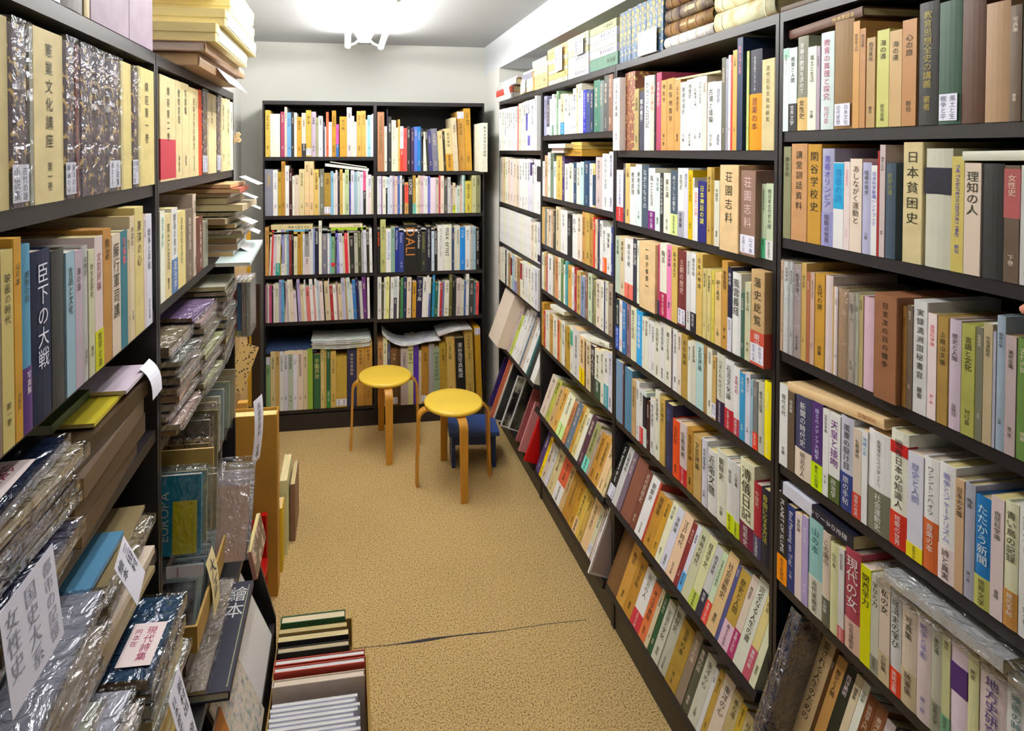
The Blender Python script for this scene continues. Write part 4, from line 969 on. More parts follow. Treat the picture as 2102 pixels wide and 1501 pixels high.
def round_spine(t, L, d, col, label, M, mottled=None, bands=5, lab=None):
    m = MB(); n = 9; b = .012
    prof = [(-t/2, d)]+[(-t/2*math.cos(math.pi*k/n), b-b*math.sin(math.pi*k/n)) for k in range(n+1)]+[(t/2, d)]
    inn = [(x*.86, y+.0024) for x, y in prof]; inn[0] = (-t*.43, d); inn[-1] = (t*.43, d)
    m.shell(prof, inn, 0, L)
    ms = [pattern_mat('leather'+col, mottled, 22, 'noise', .5, (.35, .68)) if mottled else mat(col, .5, .2, 14)]
    o = m.build('leather_bound_book', ms+[mat('db7', .4)], None, M)
    for p in o.data.polygons: p.use_smooth = True
    q = MB(); q.box((-t*.42, b+.003, .004), (t*.42, d-.004, L-.004)); q.build('page_block', page_mat('cb8'), o)
    for k in range(bands):
        z = L*(.14+.72*k/(bands-1)); r = MB()
        r.shell([(x*1.02, y-.0012) for x, y in prof[1:-1]], [(x*.99, y+.0004) for x, y in prof[1:-1]], z-.0016, z+.0016)
        r.build('raised_band', ms[0], o)
    if lab:
        g = MB(); put_text(g, lab, t, L*.36, L*.66, lambda x: b-b*math.sqrt(max(0, 1-(2*x/t)**2)), 0, fill=.35); g.build('gilt_title', mat('dc8', .35, metal=.6), o)
    tag(o, label, 'leather book', 'leather volumes on top of the second right bookcase'); return o
zz = TOP
y0 = along('R', 1080+1102/3.8926, 2.02); y1 = along('R', 1080+1490/3.8926, 2.02)
for k, (t, col, mo, lab, lb) in enumerate([(.034, 'dcc', ['dcb', 'ddd', 'cba'], None, 'pale vellum leather volume lowest under the brown leather volumes'),
   (.040, '863', ['532', '863', '975'], '三田村 1923', 'brown leather volume second from the bottom of its pile'), (.040, '765', ['433', '765', 'a96'], '風俗史', 'mottled grey-brown leather volume third from the bottom of its pile'),
   (.040, '752', ['532', '752', '864'], '明治', 'brown leather volume topmost of its pile')]):
    round_spine(t-.001, y0-y1-.004*k, .15, col, lb, frame((XR, y0-.002*k, zz+t/2), (0, 0, -1), (1, 0, 0), (0, -1, 0)), mo, 5, lab); zz += t
y2 = along('R', 1080+1500/3.8926, 2.02); y3 = 1.135
zz = TOP
for k, t in enumerate((.052, .05, .05)):
    round_spine(t-.001, y2-y3-.012*k, .15, 'cb8', ['cream vellum volume lowest of its pile beside the brown leather', 'cream vellum volume middle of its pile beside the brown leather', 'cream vellum volume topmost of its pile beside the brown leather'][k],
                frame((XR+.004*k, y2+.004*k, zz+t/2), (0, 0, -1), (1, 0, 0), (0, -1, 0)), ['ca7', 'ddb', 'cb8'], 2, None); zz += t
lying('R', 'T', 92, 420, 20, 60, .16, '543', 'h', 'dark brown hardback lying on top of the nearest right bookcase', z=2.0005, yt2=-110, yb2=-60)
slip(frame((.94, 1.075, 2.037), (0, -1, 0), (0, 0, -1), (1, 0, 0)), .09, .12, 'white sheet lying on the dark brown hardback atop the bookcase', 0)

# --- on top of the left bookcases
row('L', 'f', 430, 1.886, 'h', .2, """600,h18,baa,p,: 712,h24,eee,: 800,h23,dde,: 1110,h30,322,:,d22 1185,h26,ba7,: 1690,h33,a9a,b,:,d26 2000,h36,a9a,b,:*絵葉書資料一,~dca,d26""", 'top of the near left bookcase')
def carton(x1, y0, y1, z0, t, label, w=.3, rot=0.0, col='ed9'):
    r = empty('flat_carton', T((x1, y0, z0)) @ RZ(rot), label, 'carton', 'flat cartons on the far left bookcase')
    m = mat(col, .7, .08, 12)
    L = y1-y0
    MB().box((-w, 0, 0), (0, L, t*.55), ch=.002).build('tray', m, r)
    MB().box((-w-.0015, -.0015, t*.5), (.0015, L+.0015, t), ch=.002).build('lid', m, r)
    MB().box((.0001, .02, t*.1), (.0016, L-.02, t*.9)).build('lit_side_sheet', mat('eed', .7), r) if t > .035 else None  # pale sheet paints the lamplit look onto the carton's aisle side
    return r
def flat_old(x1, y0, y1, z0, t, label):
    o = build_book(frame((x1, y0, z0+t/2), (0, 0, -1), (-1, 0, 0), (0, 1, 0)), t, y1-y0, .27, 'a86', 'h', '', auth=False); return tag(o, label, 'book')
flat_old(-.315, 1.31, 1.74, 1.8855, .030, 'old brown folio lowest under the cartons with a white slip')
flat_old(-.300, 1.30, 1.78, 1.9160, .023, 'thin brown folio lying second under the cartons')
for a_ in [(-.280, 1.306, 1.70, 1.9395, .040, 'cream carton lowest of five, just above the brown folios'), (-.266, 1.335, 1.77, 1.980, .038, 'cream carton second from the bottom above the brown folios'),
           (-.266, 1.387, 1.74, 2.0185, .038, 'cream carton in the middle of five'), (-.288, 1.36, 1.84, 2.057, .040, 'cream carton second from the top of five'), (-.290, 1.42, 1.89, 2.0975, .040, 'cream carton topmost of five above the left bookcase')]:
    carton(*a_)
slip(frame((-.285, 1.60, 1.868), (0, 1, 0), (-1, 0, 0), (0, 0, 1)) @ RX(-38), .26, .06, 'white handwritten slip sticking out under the brown folios', 1, lines=['戦前 絵葉書'])
# ---------------------------------------------------------------- piles of wrapped pamphlets on the left shelves
def pile(where, xr, y0, y1, z, specs, w=.2, jit=.012, seed=1, group=None, bendy=0):
    """specs from the bottom: (thickness, colour, film?, slip?) ; xr = edge towards the aisle"""
    r = random.Random(seed); n = len(specs)
    out = []
    for i, sp in enumerate(specs):
        t, col, fl, sl = (list(sp)+[0, 0])[:4]
        L = (y1-y0)*r.uniform(.86, 1.0); ww = w*r.uniform(.88, 1.0)
        dx = r.uniform(-jit, jit); dy = r.uniform(-jit, jit)*.6; rot = r.uniform(-4, 4)
        g = .0034 if fl else .0006
        M = frame((xr+dx, y0+dy, z+t/2+g), (0, 0, -1), (-1, 0, 0), (0, 1, 0)) @ T((0, ww/2, L/2)) @ RX(rot) @ T((0, -ww/2, -L/2))
        o = build_book(M, t, L, ww, col, 't' if t < .012 else 'p', '', auth=False, pages=r.choice(['ca7', 'b96', 'dc9', 'a86', 'cb8']))
        if fl: film(o, (-t/2-.0008, -.006, -.004), (t/2+.0008, ww+.003, L+.006), n=6, amp=.0022, strength=1.0 if fl is True else fl)
        if sl:
            s = MB(); a = L*.12; b = min(L*.85, a+.085); q = -t/2-.0012-(.0022 if fl else 0)
            s.box((q-.0004, .006, a), (q, .060, b)); s.build('paper_slip', mat('edd', .7), o)
            g2 = MB(); P, F = lay_vertical(r.choice(POOL)[:4], .017)
            if len(P): g2.add([(q-.0008, .026-px, b-.008+pz) for px, pz in P], F)
            P, F = lay_vertical('円本在', .012)
            if len(P): g2.add([(q-.0008, .047-px, b-.012+pz) for px, pz in P], F)
            g2.build('slip_writing', mat('a36', .6), o)
        z += t+g*2+.0006
        pos = 'topmost' if i == n-1 else ('lowest' if i == 0 else ordinal(n-1-i)+' from top')
        o.name = 'wrapped_pamphlet' if fl else 'old_pamphlet'
        tag(o, f"{'wrapped ' if fl else ''}{colour_word(col)} {'booklet' if t < .012 else 'pamphlet'}, {pos}, {where}", 'pamphlet', group or 'pamphlets in the '+where)
        out.append(o)
    return z
def pale(n, seed, t=(.006, .013), film_p=.6, cols=None, slips=.1):
    r = random.Random(seed); cols = cols or ['cb9', 'dcb', 'ba8', 'ddc', 'a97', 'dda', 'bba', 'edc', '997', 'dba']
    return [(r.uniform(*t), r.choice(cols), r.random() < film_p, r.random() < slips) for _ in range(n)]
# far left bookcase, second shelf: fanned pamphlets with slips at the far end
zt = pile('fanned pile ending the left second shelf', -.305, 1.66, 1.86, 1.401, pale(11, 5, (.009, .018), .15, ['ba8', 'cb9', '986', 'dcb', '875', 'ddd', 'cca'], 0) + [(.012, 'b54', False), (.01, 'ca7', False)], w=.22, jit=.028, seed=3)
for k, (yy, zz, rr) in enumerate([(1.78, 1.405, -12), (1.80, 1.455, 4), (1.76, 1.49, -6), (1.82, 1.525, 8), (1.79, 1.56, 2), (1.83, 1.60, -5)]):
    slip(frame((-.318+.006*(k % 2), yy-.03, zz+.022), (0, 1, 0), (0, 0, 1), (1, 0, 0)) @ RY(rr) @ RX(24), .07, .06, ORD[k]+' white slip from the bottom in the fanned pile', 0, col='f2f2f6')
o = build_book(frame((-.258, 1.60, 1.39), (0, 0, -1), (-1, 0, 0), (0, 1, 0)) @ RY(-6), .010, .24, .092, 'cdd', 't', '', auth=False); tag(o, 'pale blue booklet poking out below the fanned pile', 'pamphlet')
# third shelf of the far bay: film-wrapped pamphlets lying in three piles
pile('front pile on far left third shelf', -.337, 1.184, 1.35, 1.1306, pale(8, 11, (.008, .014), .8)+[(.010, '776', True), (.02, 'ba8', True)], w=.22, seed=4)
pile('middle pile on far left third shelf', -.330, 1.365, 1.545, 1.1306, pale(11, 12, (.008, .014), .8)+[(.008, 'b9c', True)], w=.22, seed=5)
pile('rear pile on far left third shelf', -.325, 1.56, 1.735, 1.1306, pale(13, 13, (.007, .013), .8), w=.22, seed=6)
def standing(x, y, z, w, h, t, col, label, cat='pamphlet', fl=0, tilt=0, kind='t', yaw=0, band=None, pic=None, grp=None):
    """a booklet standing on the shelf with its cover towards the aisle entrance"""
    z += (t/2+.004)*math.sin(math.radians(tilt))
    M = frame((x, y, z), (0, 1, 0), (-1, 0, 0), (0, 0, 1)) @ RZ(yaw)
    if tilt: M = T((x, y, z)) @ RX(-tilt) @ T((-x, -y, -z)) @ M
    o = build_book(M, t, h, w, col, kind, '', auth=False)
    if pic:
        q = MB(); q.box((-t/2-.0006, .003, .003), (-t/2-.0001, w-.003, h-.003)); q.build('cover_picture', pic, o)
    if fl: film(o, (-t/2-.0012, -.008, .0008), (t/2+.0012, w, h+.012), n=6, amp=.003, strength=fl)
    tag(o, label, cat, grp); return o
standing(-.345, 1.775, 1.1306, .17, .165, .006, '986', 'brown booklet standing beside the red and blue spines', fl=.8)
for k, (c, lb) in enumerate([('b32', 'red booklet with yellow foot'), ('47a', 'blue booklet beside the red one'), ('cba', 'clear-wrapped pale booklet right of the blue one'), ('ccb', 'clear-wrapped booklet outermost at the shelf end')]):
    M = frame((-.337+.0135*k, 1.80, 1.1306), (1, 0, 0), (0, 1, 0), (0, 0, 1))
    o = build_book(M, .012, .165, .1, c, 't', '', auth=False, band=.1 if k < 2 else None, bcol='db3' if k == 0 else 'cca'); tag(o, lb+', far left third shelf', 'pamphlet')
    film(o, (-.0068, -.005, -.002), (.0068, .105, .172), n=5, amp=.002, strength=1.3 if k > 1 else .6)
# fourth shelf: files of wrapped sheets standing one behind another
LS = ' standing on the far left fourth shelf'
for a_ in [
 (-.345, 1.84, .861, .2, .150, .006, 'ba8', 'tan folder at the back'+LS, 0, 0), (-.350, 1.775, .861, .2, .138, .006, 'bca', 'pale green folder'+LS, .6, 0),
 (-.352, 1.70, .861, .2, .146, .008, 'bcc', 'pale blue file'+LS, .5, 0), (-.350, 1.64, .861, .2, .150, .008, 'ccb', 'bundle of white envelopes'+LS, 0, 0), (-.347, 1.58, .861, .2, .160, .006, 'dcb', 'white envelope file before the bundle'+LS, 0, 0),
 (-.33, 1.52, .861, .2, .165, .006, 'a96', 'brown wrapped file'+LS, .9, 0), (-.335, 1.45, .861, .2, .172, .007, 'a98', 'dull film-wrapped file'+LS, 1.2, 0),
 (-.326, 1.40, .861, .2, .140, .006, '876', 'crinkled dark film-wrapped file'+LS, 1.6, 0), (-.300, 1.335, .861, .22, .160, .006, 'b95', 'tan envelope behind the blue and yellow pamphlet', 0, 0), (-.285, 1.30, .861, .24, .120, .005, 'cb9', 'wide pale wrapped sheet behind the blue pamphlet', 1.0, 0),
 (-.297, 1.262, .861, .2, .150, .005, 'dda', 'cream wrapped pamphlet directly behind the blue and yellow one', .9, 0)]:
    x, y, z, w, h, t, c, lb, fl, tl = a_
    standing(x, y, z, w, h, t, c, lb, fl=fl, tilt=4, grp='files'+LS)
M = T((-.30, 1.225, .8635)) @ RX(-5) @ frame((0, 0, 0), (0, 1, 0), (-1, 0, 0), (0, 0, 1))
eu = build_book(M, .008, .160, .12, '29b', 't', '', auth=False)
MB().box((-.0048, .008, .002), (-.0043, .056, .108)).build('yellow_panel', mat('ed1', .4), eu)
g = MB(); P, F, w_ = lay_latin('EUROPA', .026, True); g.add([(-.0052, .064+z_, .030+x_) for x_, z_ in P], F); g.build('lettering', mat('eed', .5), eu)
# lettering reads upwards on the cover, which faces -x of the booklet
film(eu, (-.0075, -.01, -.001), (.006, .12, .172), n=6, amp=.002, strength=.7)
tag(eu, 'blue and yellow wrapped pamphlet lettered EUROPA', 'pamphlet')
slip(frame((-.262, 1.70, .79), (.3, .95, 0), (-.95, .3, 0), (0, 0, 1)), .055, .19, 'long white handwritten slip hanging from the far left fourth shelf', 1, bend=.012, lines=['民俗学資料 全揃'])
slip(frame((-.338, 1.195, .836), (1, 0, 0), (0, 1, 0), (0, 0, 1)) @ RX(0), 0.10, .024, 'white strip with red writing under the EUROPA pamphlet', 1, lines=['文芸春秋'], ink='a33')
# tray of old postcards
tr = empty('postcard_tray', T((-.455, 1.19, .6806)), 'shallow wooden tray of old photographs in the left bookcase', 'tray')
wd = mat('a84', .6, .15, 10, stretch=(1, 8, 1)); W_, L_, H_ = .155, .30, .055
MB().box((0, 0, 0), (W_, L_, .004)).build('tray_bottom', wd, tr)
for nm, a_, b_ in (('tray_side', (0, 0, .004), (.005, L_, H_)), ('tray_side', (W_-.005, 0, .004), (W_, L_, H_)), ('tray_end', (.005, 0, .004), (W_-.005, .005, H_)), ('tray_end', (.005, L_-.005, .004), (W_-.005, L_, H_))):
    MB().box(a_, b_).build(nm, wd, tr)
ph = pattern_mat('oldphoto', ['333', '666', '99a', 'bcc'], 16, 'noise', .3, (.38, .62))
for k in range(9):
    y = 1.235+k*.021
    m = MB(); m.box((-.062, 0, 0), (.062, .0035, .095))
    o = m.build('old_photograph', mat('bcc', .35), None, T((-.378+.003*math.sin(k*2.3), y, .690)) @ RX(-24) @ RZ(0))
    q = MB(); q.box((-.056, -.0005, .006), (.056, -.0001, .089)); q.build('print', ph, o)
    film(o, (-.064, -.0012, -.0005), (.064, .0048, .099), n=4, amp=.0008, strength=.8)
    tag(o, ('foremost' if k == 0 else ordinal(k)+' from the front')+' grey photograph leaning in the wooden tray', 'photograph', 'old photographs in the tray')
slip(frame((-.292, 1.33, .66), (0, 1, 0), (-1, 0, 0), (0, 0, 1)) @ RX(-10), .06, .125, 'yellow slip with brush writing on the postcard tray', 1, col='dc9', bend=.008, lines=['大正'])
# wrapped magazines leaning beside the tray, then the display on the lower ledges
for k in range(4):
    o = standing(-.250-.003*k, 1.44+.03*k, .6806, .09, .165+.004*k, .007, ['b98', 'cbb', 'dcc', 'a97'][k], ['foremost', 'second', 'third', 'rearmost'][k]+' wrapped magazine leaning behind the postcard tray', 'magazine', fl=.7, tilt=34, grp='wrapped magazines behind the tray')
nb_ = build_book(frame((-.262, 1.315, .4665), (0, 0, -1), (-1, 0, 0), (0, 1, 0)), .022, .335, .26, '334', 'h', '', auth=False)
tag(nb_, 'dark navy portfolio with white brush lettering lying on the lower left ledge', 'portfolio')
g = MB(); P, F = lay_vertical('繪本', .055, True); g.add([(-.0122, .034-px*.9, .315+pz) for px, pz in P], F); g.build('lettering', mat('ddd', .5), nb_)
MB().box((-.0122, .008, .01), (-.0116, .0105, .32)).build('silver_line', mat('997', .4), nb_)
cf = build_book(frame((-.315, 1.31, .487), (0, 0, -1), (-1, 0, 0), (0, 1, 0)), .010, .335, .2, 'ba9', 't', '', auth=False)
tag(cf, 'beige folder in clear plastic lying on the navy portfolio', 'folder'); film(cf, (-.0065, -.006, -.004), (.0065, .2, .340), n=4, amp=.0006, strength=.6)
def ledge(y0, y1, x, z, h, t, col, label, pic=None, tilt=24, kind='m'):
    """a magazine leaning on the low ledge with its cover towards the aisle"""
    M = frame((x, y0, z), (1, 0, 0), (0, 1, 0), (0, 0, 1)) @ RY(-tilt)
    o = build_book(M, t, h, y1-y0, col, kind, '', auth=False)
    if pic:
        q = MB(); q.box((t/2+.0001, .004, .004), (t/2+.0007, y1-y0-.004, h-.004)); q.build('cover_picture', pic, o)
    return tag(o, label, 'magazine', 'magazines leaning on the low left ledge')
zeb = pattern_mat('zebra', ['222', 'ddd'], 30, 'wave', .4, (.45, .55))
txt = pattern_mat('newsprint', ['889', 'bba', 'dcb', '9ab'], 55, 'noise', .6, (.3, .7))
ledge(1.60, 1.84, -.240, .1506, .27, .008, '999', 'magazine with black and white striped cover on the low left ledge', zeb)
ledge(1.385, 1.595, -.231, .1506, .24, .010, 'cba', 'magazine with printed newspaper cover on the low left ledge', txt)
ledge(1.40, 1.60, -.252, .1506, .25, .014, '877', 'mauve framed board leaning on the low left ledge', mat('a98', .5))
ledge(1.175, 1.375, -.222, .1506, .25, .006, 'c72', 'amber sheet leaning on the low left ledge', mat('b72', .5), tilt=18)
ledge(1.68, 1.86, -.262, .4556, .085, .012, 'b87', 'pink patterned magazine leaning above the navy portfolio', pattern_mat('floral', ['a55', 'dcb', '765'], 30, 'noise', .5), tilt=12)

# near left bookcase
pile('ragged pile on near left third shelf', -.352, .80, 1.075, 1.1686, [(.03, '543', False), (.034, '543', False), (.03, '654', False), (.026, '432', False)], w=.23, jit=.006, seed=8)
o = build_book(frame((-.362, .88, 1.301), (0, 0, -1), (-1, 0, 0), (0, 1, 0)), .006, .17, .14, 'cb3', 't', '', auth=False); tag(o, 'yellow booklet lying on the ragged old volumes', 'pamphlet')
o = build_book(frame((-.352, .975, 1.3085), (0, 0, -1), (-1, 0, 0), (0, 1, 0)), .006, .115, .13, 'dcd', 't', '', auth=False); tag(o, 'white booklet with red print on the ragged old volumes', 'pamphlet')
o = build_book(frame((-.405, .85, 1.3120), (0, 0, -1), (-1, 0, 0), (0, 1, 0)), .014, .12, .12, '453', 'p', '', auth=False); tag(o, 'small dark green book topmost on the ragged old volumes', 'book')
slip(frame((-.335, 1.075, 1.262), (0, 1, 0), (-1, 0, 0), (0, 0, 1)) @ RX(-30), .05, .06, 'curled white slip hanging off the ragged old volumes', 0, bend=.014)
pile('wrapped pile before the ragged old volumes', -.345, .60, .79, 1.1686, pale(8, 21, (.009, .017), .7, ['cb9', 'a96', 'dcd', '335', 'bba', 'dda'], .35)+[(.012, '235', True, True)], w=.23, seed=9)
pile('nearest pile on the left third shelf', -.35, .43, .585, 1.1686, pale(9, 23, (.009, .017), .7), w=.23, seed=19)
slip(frame((-.316, .635, 1.155), (0, 1, 0), (-1, 0, 0), (0, 0, 1)) @ RX(-6), 0.10, .105, 'large grey-white handwritten card hanging over the left shelf edge', 3, col='dde', ink='99a')
pile('labelled pile on near left fourth shelf', -.350, .86, 1.10, .9386, pale(7, 31, (.010, .016), .5, ['986', 'a97', 'ba8', 'dcb'], 0)+[(.006, '875', False)], w=.23, seed=10)
slip(frame((-.312, .915, 1.028), (0, 1, 0), (-1, 0, 0), (0, 0, 1)) @ RX(-14) @ RY(-20), .05, .088, 'white slip with brush writing tied to the left fourth shelf pile', 2, lines=['三田村', '繪本'])
o = build_book(frame((-.36, .83, 1.075), (0, 0, -1), (-1, 0, 0), (0, 1, 0)), .008, .15, .13, '58a', 't', '', auth=False); tag(o, 'small blue booklet on the left fourth shelf pile', 'pamphlet')
pile('middle pile on near left fourth shelf', -.34, .62, .83, .9386, pale(9, 33, (.009, .014), .9, ['cba', 'ddc', 'bbc', 'a97']), w=.23, seed=11)
pile('nearest pile on the left fourth shelf', -.34, .435, .60, .9386, pale(9, 34, (.009, .014), .9, ['cba', 'ddc', 'bbc', 'a97']), w=.23, seed=12)
pile('labelled pile on near left fifth shelf', -.305, .93, 1.11, .6606, [(.02, 'ca5', False), (.024, 'a96', False), (.02, 'ba8', False), (.02, 'ca5', False), (.012, 'ba8', False), (.012, 'ccb', True, True), (.016, 'ba7', False), (.022, '322', True, True), (.010, 'a96', True), (.020, '357', True, True)], w=.24, jit=.006, seed=13)
pile('middle pile on near left fifth shelf', -.315, .70, .91, .6606, pale(13, 36, (.009, .012), 1.0, ['cba', 'dde', 'bbc', '8a9', 'dcb']), w=.24, seed=14)
pile('nearest pile on the left fifth shelf', -.32, .475, .68, .6606, pale(12, 37, (.009, .012), 1.0, ['cba', 'dde', 'bbc']), w=.24, seed=15)
slip(frame((-.248, .985, .655), (0, 1, 0), (-1, 0, 0), (0, 0, 1)) @ RX(-12) @ RY(-4), 0.06, .17, 'tall white card with brush writing hanging off the left fifth shelf', 2, lines=['新村出 帝国', '日本歴史集二 切在'])
pile('pile on the lowest near left shelf', -.31, .70, 1.10, .4006, pale(10, 41, (.012, .02), .4), w=.24, seed=16)

# ---------------------------------------------------------------- the corner beyond the left bookcases
cb = empty('cardboard_slipcase', T((-.55, 2.195, 0)), 'tall ochre cardboard case standing on the floor beyond the left bookcase', 'cardboard box')
km = mat('b83', .7, .12, 7, bump=.15)
MB().box((0, 0, 0), (.29, .004, .70)).build('case_front', km, cb); MB().box((0, .066, 0), (.29, .07, .70)).build('case_rear', km, cb)
MB().box((.286, .004, 0), (.29, .066, .70)).build('case_edge', km, cb); MB().box((0, .004, 0), (.286, .066, .004)).build('case_bottom', km, cb)
q = MB(); q.box((.004, .008, .006), (.283, .062, .690)); q.build('page_block', page_mat('ed9'), cb)
ch = empty('red_chair', T((-.43, 2.08, 0)), 'small red wooden chair behind the left bookcase', 'chair')
rm = mat('b21006', .4, .1, 8)
for x in (-.135, .115):
    MB().box((x, .07, 0), (x+.022, .092, .345), ch=.003).build('back_post', rm, ch)
    MB().box((x, -.13, 0), (x+.022, -.108, .17), ch=.003).build('front_leg', rm, ch)
for z in (.29, .225): MB().box((-.113, .074, z), (.115, .088, z+.03), ch=.003).build('back_rail', rm, ch)
MB().box((-.14, -.14, .17), (.142, .069, .186), ch=.004).build('seat', rm, ch)
for y, lbx in ((-.126, 'front_stretcher'), (.074, 'rear_stretcher')): MB().box((-.113, y, .07), (.115, y+.014, .088)).build(lbx, rm, ch)
def leaner(x, y, w, d, h, col, label, tilt=4):
    o = build_book(frame((x, y, 0.0004), (1, 0, 0), (0, 1, 0), (0, 0, 1)), w, h, d, col, 'h', '', auth=False); return tag(o, label, 'book', 'large books on the floor behind the cardboard case')
leaner(-.262, 2.42, .030, .22, .315, 'dda', 'white topped large book behind the cardboard case')
leaner(-.268, 2.32, .024, .085, .26, 'db2', 'bright yellow book behind the cardboard case')
leaner(-.232, 2.50, .022, .2, .25, '865', 'brown-spined book outermost behind the cardboard case')
# dark framed panel, hanging scrolls and papers in the far left corner
pn = empty('framed_panel', T((-.545, 3.40, 0)), 'tall dark wooden framed panel leaning left of the end bookcase', 'panel')
dw = mat('431a', .5, .2, 9) if False else mat('321', .5, .2, 9, stretch=(6, 6, 1))
MB().box((0, 0, 0), (.05, .02, .92), ch=.003).build('frame_stile', dw, pn); MB().box((-.25, 0, 0), (-.2, .02, .92), ch=.003).build('frame_stile', dw, pn)
MB().box((-.2, .002, .86), (0, .018, .92)).build('frame_rail', dw, pn); MB().box((-.2, .002, 0), (0, .018, .45)).build('lower_board', dw, pn); MB().box((-.2, .006, .45), (0, .012, .86)).build('paper_pane', mat('ccc', .6), pn)
sc_ = empty('hanging_scroll', T((-.535, 3.06, .35)), 'yellow hanging scroll with black brush characters in the far left corner', 'scroll')
MB().box((-.10, 0, 0), (.045, .0015, .99)).build('scroll_paper', mat('c92', .6, .1, 5), sc_)
for z in (0, .99): MB().tube([(-.115, .001, z), (.06, .001, z)], .008, 12).build('scroll_rod', dw, sc_)
g = MB(); P, F = lay_vertical('花鳥風月', .15, True); g.add([(.012+px*.45, -.0008, .84+pz) for px, pz in P], F); g.build('calligraphy', mat('322', .6), sc_)
tall = build_book(frame((-.52, 2.80, .0004), (1, 0, 0), (0, 1, 0), (0, 0, 1)), .04, 1.25, .2, 'ca7', 'b', '', auth=False); tag(tall, 'tall tan box standing in the far left corner', 'box')
fan = empty('patterned_paper', T((-.49, 2.62, .62)) @ RY(20), 'yellow paper printed with black seals standing in the far left corner', 'paper')
MB().box((-.05, 0, 0), (.03, .002, .22)).build('sheet', pattern_mat('seals', ['543', 'db7'], 75, 'voronoi', .6, (.28, .36)), fan)
MB().box((-.06, .002, -.62), (.0, .05, .0)).build('support_box', mat('ca6', .6), fan)
gb = MB().box((-.02, 0, 0), (.02, .03, .62)).build('tan_box', mat('c94', .6), None, T((-.44, 2.50, .0004))); tag(gb, 'narrow tan box standing behind the tall cardboard case', 'box')
# flowers of paper at the end of the left bookcase
fl = empty('flower_garland', T((XL-.004, 1.9125, 1.73)), 'small cream paper flowers hanging on the end of the left bookcase', 'garland')
MB().tube([(0, .003, .02), (.004, .006, .04), (.002, .003, .07)], .0012, 6).build('cord', mat('aaa', .5), fl)
for k, (dx, dz) in enumerate([(.008, .012), (.016, .022), (.002, .0), (.018, .004)]):
    f = MB()
    for p_ in range(5):
        a_ = 2*math.pi*p_/5; f.lathe([(0, .002), (.003, .0015), (.0042, 0), (.003, -.0012), (0, -.0015)], 8)
        n_ = 8*5; f.V[-n_:] = [(v[0]+.0052*math.cos(a_)+dx, v[2]*1.0+.006, v[1]+.0052*math.sin(a_)+dz) for v in f.V[-n_:]]
    f.build('paper_flower', mat('ec9', .6), fl)

# ---------------------------------------------------------------- boxes of books on the floor
bx = empty('open_carton', T((-.215, 1.36, 0)), 'open cardboard box of booklets on the floor by the left bookcase', 'cardboard box')
cm_ = mat('a84', .75, .15, 8, bump=.2)
for nm, a_, b_ in (('box_bottom', (0, 0, 0), (.275, .36, .004)), ('box_wall', (0, 0, .004), (.004, .36, .155)), ('box_wall', (.271, 0, .004), (.275, .36, .155)), ('box_wall', (.004, 0, .004), (.271, .004, .155)), ('box_wall', (.004, .356, .004), (.271, .36, .155))):
    MB().box(a_, b_).build(nm, cm_, bx)
MB().box((.275, .01, .14), (.279, .35, .165)).build('rim_fold', cm_, bx)
def upright(x0, x1, y, z, h, t, col, label, kind='t', tilt=0, **k):
    """a booklet standing across the box, its cover towards the viewer, spine at the left"""
    M = T((x0, y, z)) @ RX(tilt) @ frame((0, 0, 0), (0, 1, 0), (1, 0, 0), (0, 0, 1)) if True else None
    M = T((x0, y, z)) @ RX(tilt) @ Matrix(((0, 1, 0, 0), (-1, 0, 0, 0), (0, 0, 1, 0), (0, 0, 0, 1)))
    o = build_book(M, t, h, x1-x0, col, kind, '', auth=False, **k)
    return tag(o, label, CATS[kind], 'books standing in the floor boxes')
y = 1.40
for k in range(20):
    c = ['a96', 'ba7', 'a97', 'dde', 'ddd'][min(k, 4)] if k < 5 else 'dde'
    upright(-.207+.004*(k % 3), .035-.006*((k*7) % 4), y, .0046, .175+.004*(k % 3)-(.012 if k < 3 else 0), .0086, c, ('ochre' if k < 3 else 'white')+' booklet, '+ordinal(k)+' from the front in the floor box', pages='eee')
    y += .0088
upright(-.207, .05, 1.605, .0046, .205, .022, 'cba', 'large buff book standing behind the white booklets in the floor box', 'h', pages='edc')
upright(-.207, .052, 1.634, .0046, .217, .018, 'b43', 'large red backed book standing in the floor box', 'h', pages='eee')
upright(-.207, .052, 1.656, .0046, .219, .018, 'b43', 'second red backed book, rear of the two in the floor box', 'h', pages='eee')
b2 = empty('shallow_carton', T((-.225, 1.735, 0)), 'second floor carton of dark books beyond the white booklets', 'cardboard box')
for nm, a_, b_ in (('box_bottom', (0, 0, 0), (.245, .2, .004)), ('box_wall', (0, 0, .004), (.004, .2, .10)), ('box_wall', (.241, 0, .004), (.245, .2, .10)), ('box_wall', (.004, 0, .004), (.241, .004, .10)), ('box_wall', (.004, .196, .004), (.241, .2, .10))):
    MB().box(a_, b_).build(nm, cm_, b2)
for k, (yy, h, t, c, kd, x1, lb, pg) in enumerate([(1.755, .125, .014, '765', 'p', .0, 'grey-brown book front of the second floor carton', 'a98'), (1.78, .145, .022, '222', 'h', .008, 'black book in the second floor carton', 'cb9'), (1.815, .150, .02, '333', 'p', .005, 'charcoal book behind the black one in the floor carton', 'dc9'),
        (1.845, .150, .016, 'ca6', 'p', .0, 'tan paperback in the second floor carton', 'cb8'), (1.885, .155, .030, '364', 'h', -.005, 'green edged cream book rearmost in the floor carton', 'edb')]):
    upright(-.215, x1, yy, .0046, h, t, c, lb, kd, pages=pg)

